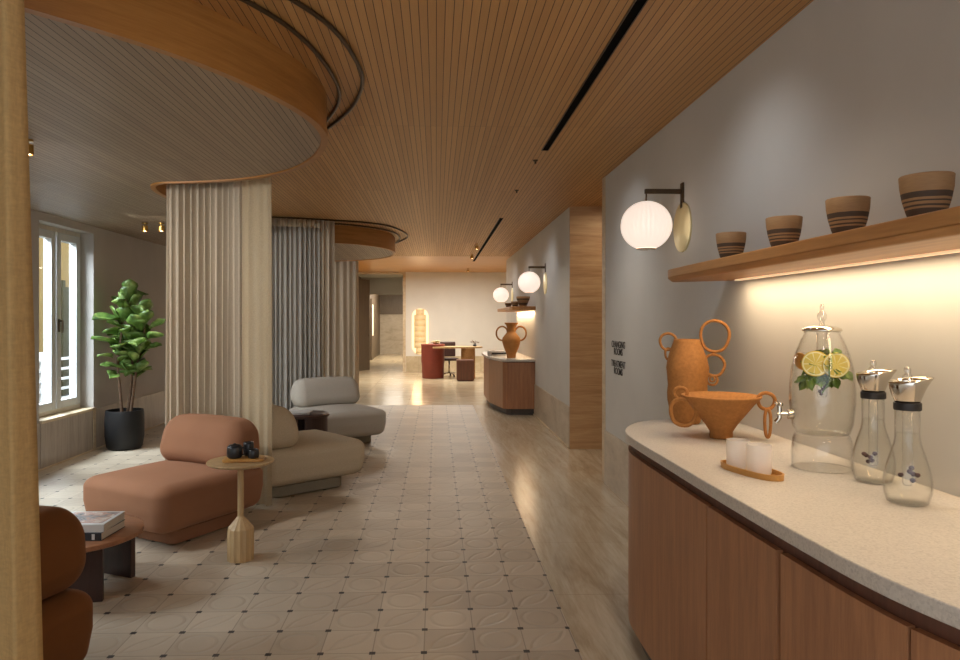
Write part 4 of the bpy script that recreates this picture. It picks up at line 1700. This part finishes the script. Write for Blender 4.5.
def outl(pts, d):
    cx_ = 1.558
    cy_ = 12.5
    out = []
    n = len(pts)
    for i, (x, y) in enumerate(pts):
        xx = x + d if x < 1.5 else x
        yy = y + d if y < 11.9 else (y - d if y > 13.3 else y)
        out.append((xx, yy))
    return out


bm = BM()
prism(bm, top2, C2 - 0.04, C2)
tag(link('worktop', bm, 'terrazzo', bevel=0.006), 'pale stone worktop of the distant cabinet under the amphora', 'worktop')
t = empty('sideboard', (1.3, 12.5, 0))
tag(t, 'distant brown wooden cabinet with chamfered corner by the right wall', 'sideboard')
mt = Matrix.Translation((-1.3, -12.5, 0))
bm = BM()
prism(bm, outl(top2, 0.035), 0.10, C2 - 0.055)
link('body', rel(bm, mt), 'cabinet_wood', t, bevel=0.004)
bm = BM()
prism(bm, outl(top2, 0.05), C2 - 0.055, C2 - 0.041)
link('shadow_gap', rel(bm, mt), 'dark_wood', t)
bm = BM()
prism(bm, outl(top2, 0.10), 0, 0.10)
link('plinth', rel(bm, mt), 'slate_plinth', t)

t = empty('amphora', (1.22, 11.4, C2))
t.scale = (1.1, 1.1, 1.12)
tag(t, 'orange amphora with two round handles on the distant cabinet', 'vase')
bm = BM()
pr = [(0, 0), (0.06, 0), (0.065, 0.015), (0.07, 0.06), (0.11, 0.15), (0.135, 0.235), (0.13, 0.29), (0.09, 0.34), (0.062, 0.375), (0.06, 0.42), (0.075, 0.47), (0.1, 0.5), (0.105, 0.51), (0.095, 0.512), (0.06, 0.46), (0.045, 0.4), (0.06, 0.35), (0.1, 0.28), (0.05, 0.05), (0, 0.03)]
lathe(bm, pr, 40)
link('body', bm, 'terracotta_smooth', t, smooth=True)
for s in (-1, 1):
    bm = BM()
    tube(bm, ringpts((s * 0.135, 0, 0.355), 0.085, 0.1, (1, 0, 0), (0, 0, 1), 30), 0.013, 9, closed=True)
    link('handle', bm, 'terracotta_smooth', t, smooth=True)
for i, (dx, rz, cv, lb) in enumerate([(0.0, 0.1, 'white_cover', 'bottom of the small stack of books on the distant cabinet'), (0.01, 0.3, 'black_cover', 'middle book of the stack on the distant cabinet'), (-0.01, 0.0, 'white_cover', 'top book of the stack on the distant cabinet')]):
    book('book', (1.03 + dx, 12.0, C2 + i * 0.032), rz, 0.28, 0.22, 0.032, cv, lb, group='books on the distant cabinet')

s2 = [(1.559, 10.98), (1.28, 10.98), (1.2, 11.05), (1.17, 11.2), (1.17, 13.4), (1.3, 13.6), (1.559, 13.7)]
bm = BM()
prism(bm, s2, 1.655, 1.715)
tag(link('wall_shelf', bm, 'shelf_wood', bevel=0.01), 'short-looking oak wall shelf above the distant cabinet', 'shelf')
o = link('light_strip', bx(1.51, 1.53, 11.05, 13.5, 1.647, 1.6545), 'strip_glow')
tag(o, 'warm light strip under the distant wall shelf', 'light strip')
light('AREA', 'shelf_light', (1.515, 12.3, 1.642), 12, (1.0, 0.72, 0.42), 0.02, 2.4, (0, R(-12), 0))
for i, (x, y, s, lb) in enumerate([(1.40, 11.3, 1.25, 'larger dark striped bowl at the near end of the distant shelf'), (1.36, 12.1, 0.8, 'small striped bowl in the middle of the distant shelf'), (1.33, 12.9, 0.75, 'small striped bowl at the far end of the distant shelf')]):
    bm = BM()
    lathe(bm, [(0, 0), (0.042, 0), (0.06, 0.04), (0.085, 0.1), (0.09, 0.13), (0.086, 0.13), (0.055, 0.04), (0, 0.02)], 32)
    o = link('clay_bowl', bm, 'striped_clay', smooth=True)
    o.location = (x, y, 1.715)
    o.scale = (s, s, s)
    tag(o, lb, 'bowl', 'bowls on the distant shelf')

# ------------------------------------------------------------------ far lounge: glowing niche light, desk, chair
t = empty('wall_sconce', (-0.46, YF, 1.17))
tag(t, 'tall glowing pill-shaped wall light with wavy ribs on the far wall', 'wall light')


def capsule(w, h, n=16):
    pts = []
    for i in range(n + 1):
        a = PI * i / n
        pts.append((w * math.cos(a), h - w + w * math.sin(a)))
    for i in range(n + 1):
        a = PI + PI * i / n
        pts.append((w * math.cos(a), -(h - w) + w * math.sin(a)))
    return pts


def cap_prism(bm, w, h, y0, y1):
    pts = capsule(w, h)
    A = [bm.verts.new((x, y0, z)) for x, z in pts]
    B = [bm.verts.new((x, y1, z)) for x, z in pts]
    bm.faces.new(A)
    bm.faces.new(B[::-1])
    for i in range(len(pts)):
        j = (i + 1) % len(pts)
        bm.faces.new((A[i], A[j], B[j], B[i]))


bm = BM()
cap_prism(bm, 0.235, 0.66, -0.03, 0)
link('glowing_backplate', bm, 'niche_glow', t)
for k in range(8):
    bm = BM()
    zc = -0.56 + k * 0.16
    hw = 0.17 if 0 < k < 7 else 0.12
    n = 10
    prev = None
    for i in range(n + 1):
        a = PI * i / n
        z_ = zc + 0.078 * math.cos(a)
        y_ = -0.035 - 0.05 * math.sin(a)
        cur = (bm.verts.new((-hw, y_, z_)), bm.verts.new((hw, y_, z_)))
        if prev:
            bm.faces.new((prev[0], prev[1], cur[1], cur[0]))
        prev = cur
    link('rib', bm, 'rib_glow', t, smooth=True, solid=0.01)
light('AREA', 'sconce_light', (-0.46, YF - 0.25, 1.17), 6, WARM, 0.4, 1.3, (R(-90), 0, 0))

# reception desk on a fluted drum and a woven leg
t = empty('reception_desk', (0.4, 18.1, 0))
tag(t, 'far desk with pale top and burgundy drum pedestal', 'desk')
bm = BM()
lathe(bm, [(0, 0), (0.27, 0), (0.28, 0.02), (0.29, 0.38), (0.30, 0.42), (0.30, 0.44), (0.30, 0.8), (0.31, 0.87), (0.30, 0.88), (0, 0.88)], 40, (-0.48, 0.15, 0))
link('drum_pedestal', bm, 'burgundy_leather', t, smooth=True, sharp=50)
bm = BM()
lathe(bm, [(0, 0), (0.18, 0), (0.18, 0.78), (0, 0.78)], 32, (0.42, -0.1, 0))
link('woven_leg', bm, 'woven_cane', t, smooth=True, sharp=40)
bm = BM()
pts = []
for i in range(17):
    a = PI / 2 + PI * i / 16
    pts.append((-0.25 + 0.3 * math.cos(a), 0.05 + 0.33 * math.sin(a)))
for i in range(17):
    a = -PI / 2 + PI * i / 16
    pts.append((0.5 + 0.3 * math.cos(a), 0.05 + 0.33 * math.sin(a)))
prism(bm, pts, 0.781, 0.82)
link('desktop', bm, 'light_wood', t)
t = empty('side_cube', (0.72, 17.45, 0))
tag(t, 'dark brown wooden cube stool in front of the far desk', 'stool')
link('body', bx(-0.21, 0.21, -0.21, 0.21, 0.02, 0.52), 'cabinet_wood_dark', t, bevel=0.012)
link('base', bx(-0.18, 0.18, -0.18, 0.18, 0, 0.02), 'dark_wood', t)
t = empty('office_chair', (0.35, 18.75, 0), R(10))
tag(t, 'dark office chair on castors behind the far desk', 'chair')
bm = BM()
rbox(bm, 0, 0, 0.46, 0.46, 0.44, 0.08, 0.07, 5, None, rz=0.03)
merge(bm)
link('seat', bm, 'dark_wood', t, smooth=True)
bm = BM()
rbox(bm, 0, 0.2, 0.72, 0.42, 0.06, 0.4, 0.028, 5, None, rz=0.028)
merge(bm)
link('backrest', bm, 'dark_wood', t, smooth=True)
bm = BM()
tube(bm, [(0, 0, 0.08), (0, 0, 0.43)], 0.025, 12)
for k in range(5):
    a = 2 * PI * k / 5
    tube(bm, [(0, 0, 0.1), (0.26 * math.cos(a), 0.26 * math.sin(a), 0.07)], 0.015, 8)
link('star_base', bm, 'steel', t, smooth=True)
for k in range(5):
    a = 2 * PI * k / 5
    bm = BM()
    tube(bm, [(0.26 * math.cos(a) - 0.015, 0.26 * math.sin(a), 0.032), (0.26 * math.cos(a) + 0.015, 0.26 * math.sin(a), 0.032)], 0.032, 14)
    link('castor', bm, 'black_rubber', t, smooth=True, sharp=40)
# dish and twigs on the desk
t = empty('flower_dish', (0.08, 18.1, 0.882))
t.location = (0.0, 18.2, 0.882)
tag(t, 'cream ornament standing on the burgundy drum end of the desk', 'ornament')
bm = BM()
lathe(bm, [(0, 0), (0.06, 0), (0.08, 0.02), (0.1, 0.05), (0.09, 0.05), (0.06, 0.02), (0, 0.02)], 24)
link('dish', bm, 'light_wood', t, smooth=True)
bm = BM()
rl = random.Random(4)
for i in range(26):
    a = rl.uniform(0, 6.28)
    leaf(bm, (0.02 * math.cos(a), 0.02 * math.sin(a), 0.03), (math.cos(a), math.sin(a), rl.uniform(0.2, 1.3)), 0.12, 0.05, 0.3, 0)
link('petals', bm, 'pale_cream', t, smooth=True, solid=0.002)
t = empty('twig_vase', (1.0, 18.15, 0.82))
tag(t, 'dark twig arrangement at the right end of the far desk', 'ornament')
bm = BM()
lathe(bm, [(0, 0), (0.04, 0), (0.05, 0.03), (0.025, 0.07), (0.02, 0.07), (0.03, 0.03), (0, 0.01)], 20)
link('vase', bm, 'black_ceramic', t, smooth=True)
bm = BM()
for i in range(9):
    a = rl.uniform(0, 6.28)
    tube(bm, [(0, 0, 0.03), (0.04 * math.cos(a), 0.03 * math.sin(a), 0.12), (0.12 * math.cos(a), 0.1 * math.sin(a), 0.13 + rl.uniform(-0.05, 0.06))], 0.006, 6)
link('twigs', bm, 'bark', t, smooth=True)

# open dark door leaf and corridor doors
d = empty('door_1', (DX0 + 0.05, YF + 0.3, 0), R(62))
struct(d)
link('leaf', bx(0, 0.62, -0.025, 0.025, 0, 2.72), 'door_wood', d, bevel=0.003)
bm = BM()
tube(bm, [(0.56, -0.025, 1.05), (0.56, -0.075, 1.05), (0.46, -0.075, 1.05)], 0.012, 10)
link('door_handle', bm, 'bronze', d, smooth=True)
for i, (y0, n) in enumerate(((24.2, 2), (26.4, 2))):
    d = empty('door_%d' % (n + i), (-2.45, y0, 0))
    struct(d)
    bm = BM()
    box(bm, 0, 0.05, 0, 0.25, 0, 2.3)
    box(bm, 0, 0.05, 0.95, 1.2, 0, 2.3)
    box(bm, 0, 0.05, 0.25, 0.95, 0, 0.9)
    box(bm, 0, 0.05, 0.25, 0.95, 2.1, 2.3)
    link('leaf', bm, 'door_wood', d)
    link('pane', bx(0.01, 0.03, 0.25, 0.95, 0.9, 2.1), 'panel_glow', d)

# warm downlighting of the corridor side (recessed spots along the ceiling)
gl = 'recessed spotlights above the walkway'
light('AREA', 'far_downlight', (0.6, 17.8, H - 0.06), 90, (1.0, 0.94, 0.84), 1.6, 1.6)
light('AREA', 'far_downlight', (-1.6, 17.5, H - 0.06), 70, (1.0, 0.92, 0.80), 1.2, 1.2)
for y in (-0.5, 2.5, 5.5, 8.5, 11.0):
    light('SPOT', 'slot_light', (0.845, y, H - 0.02), 26, WARM2, 0.05, spot=R(110), blend=1.0)
light('AREA', 'passage_light', (2.3, 7.3, H - 0.05), 9, (1.0, 0.80, 0.58), 0.8, 1.2)
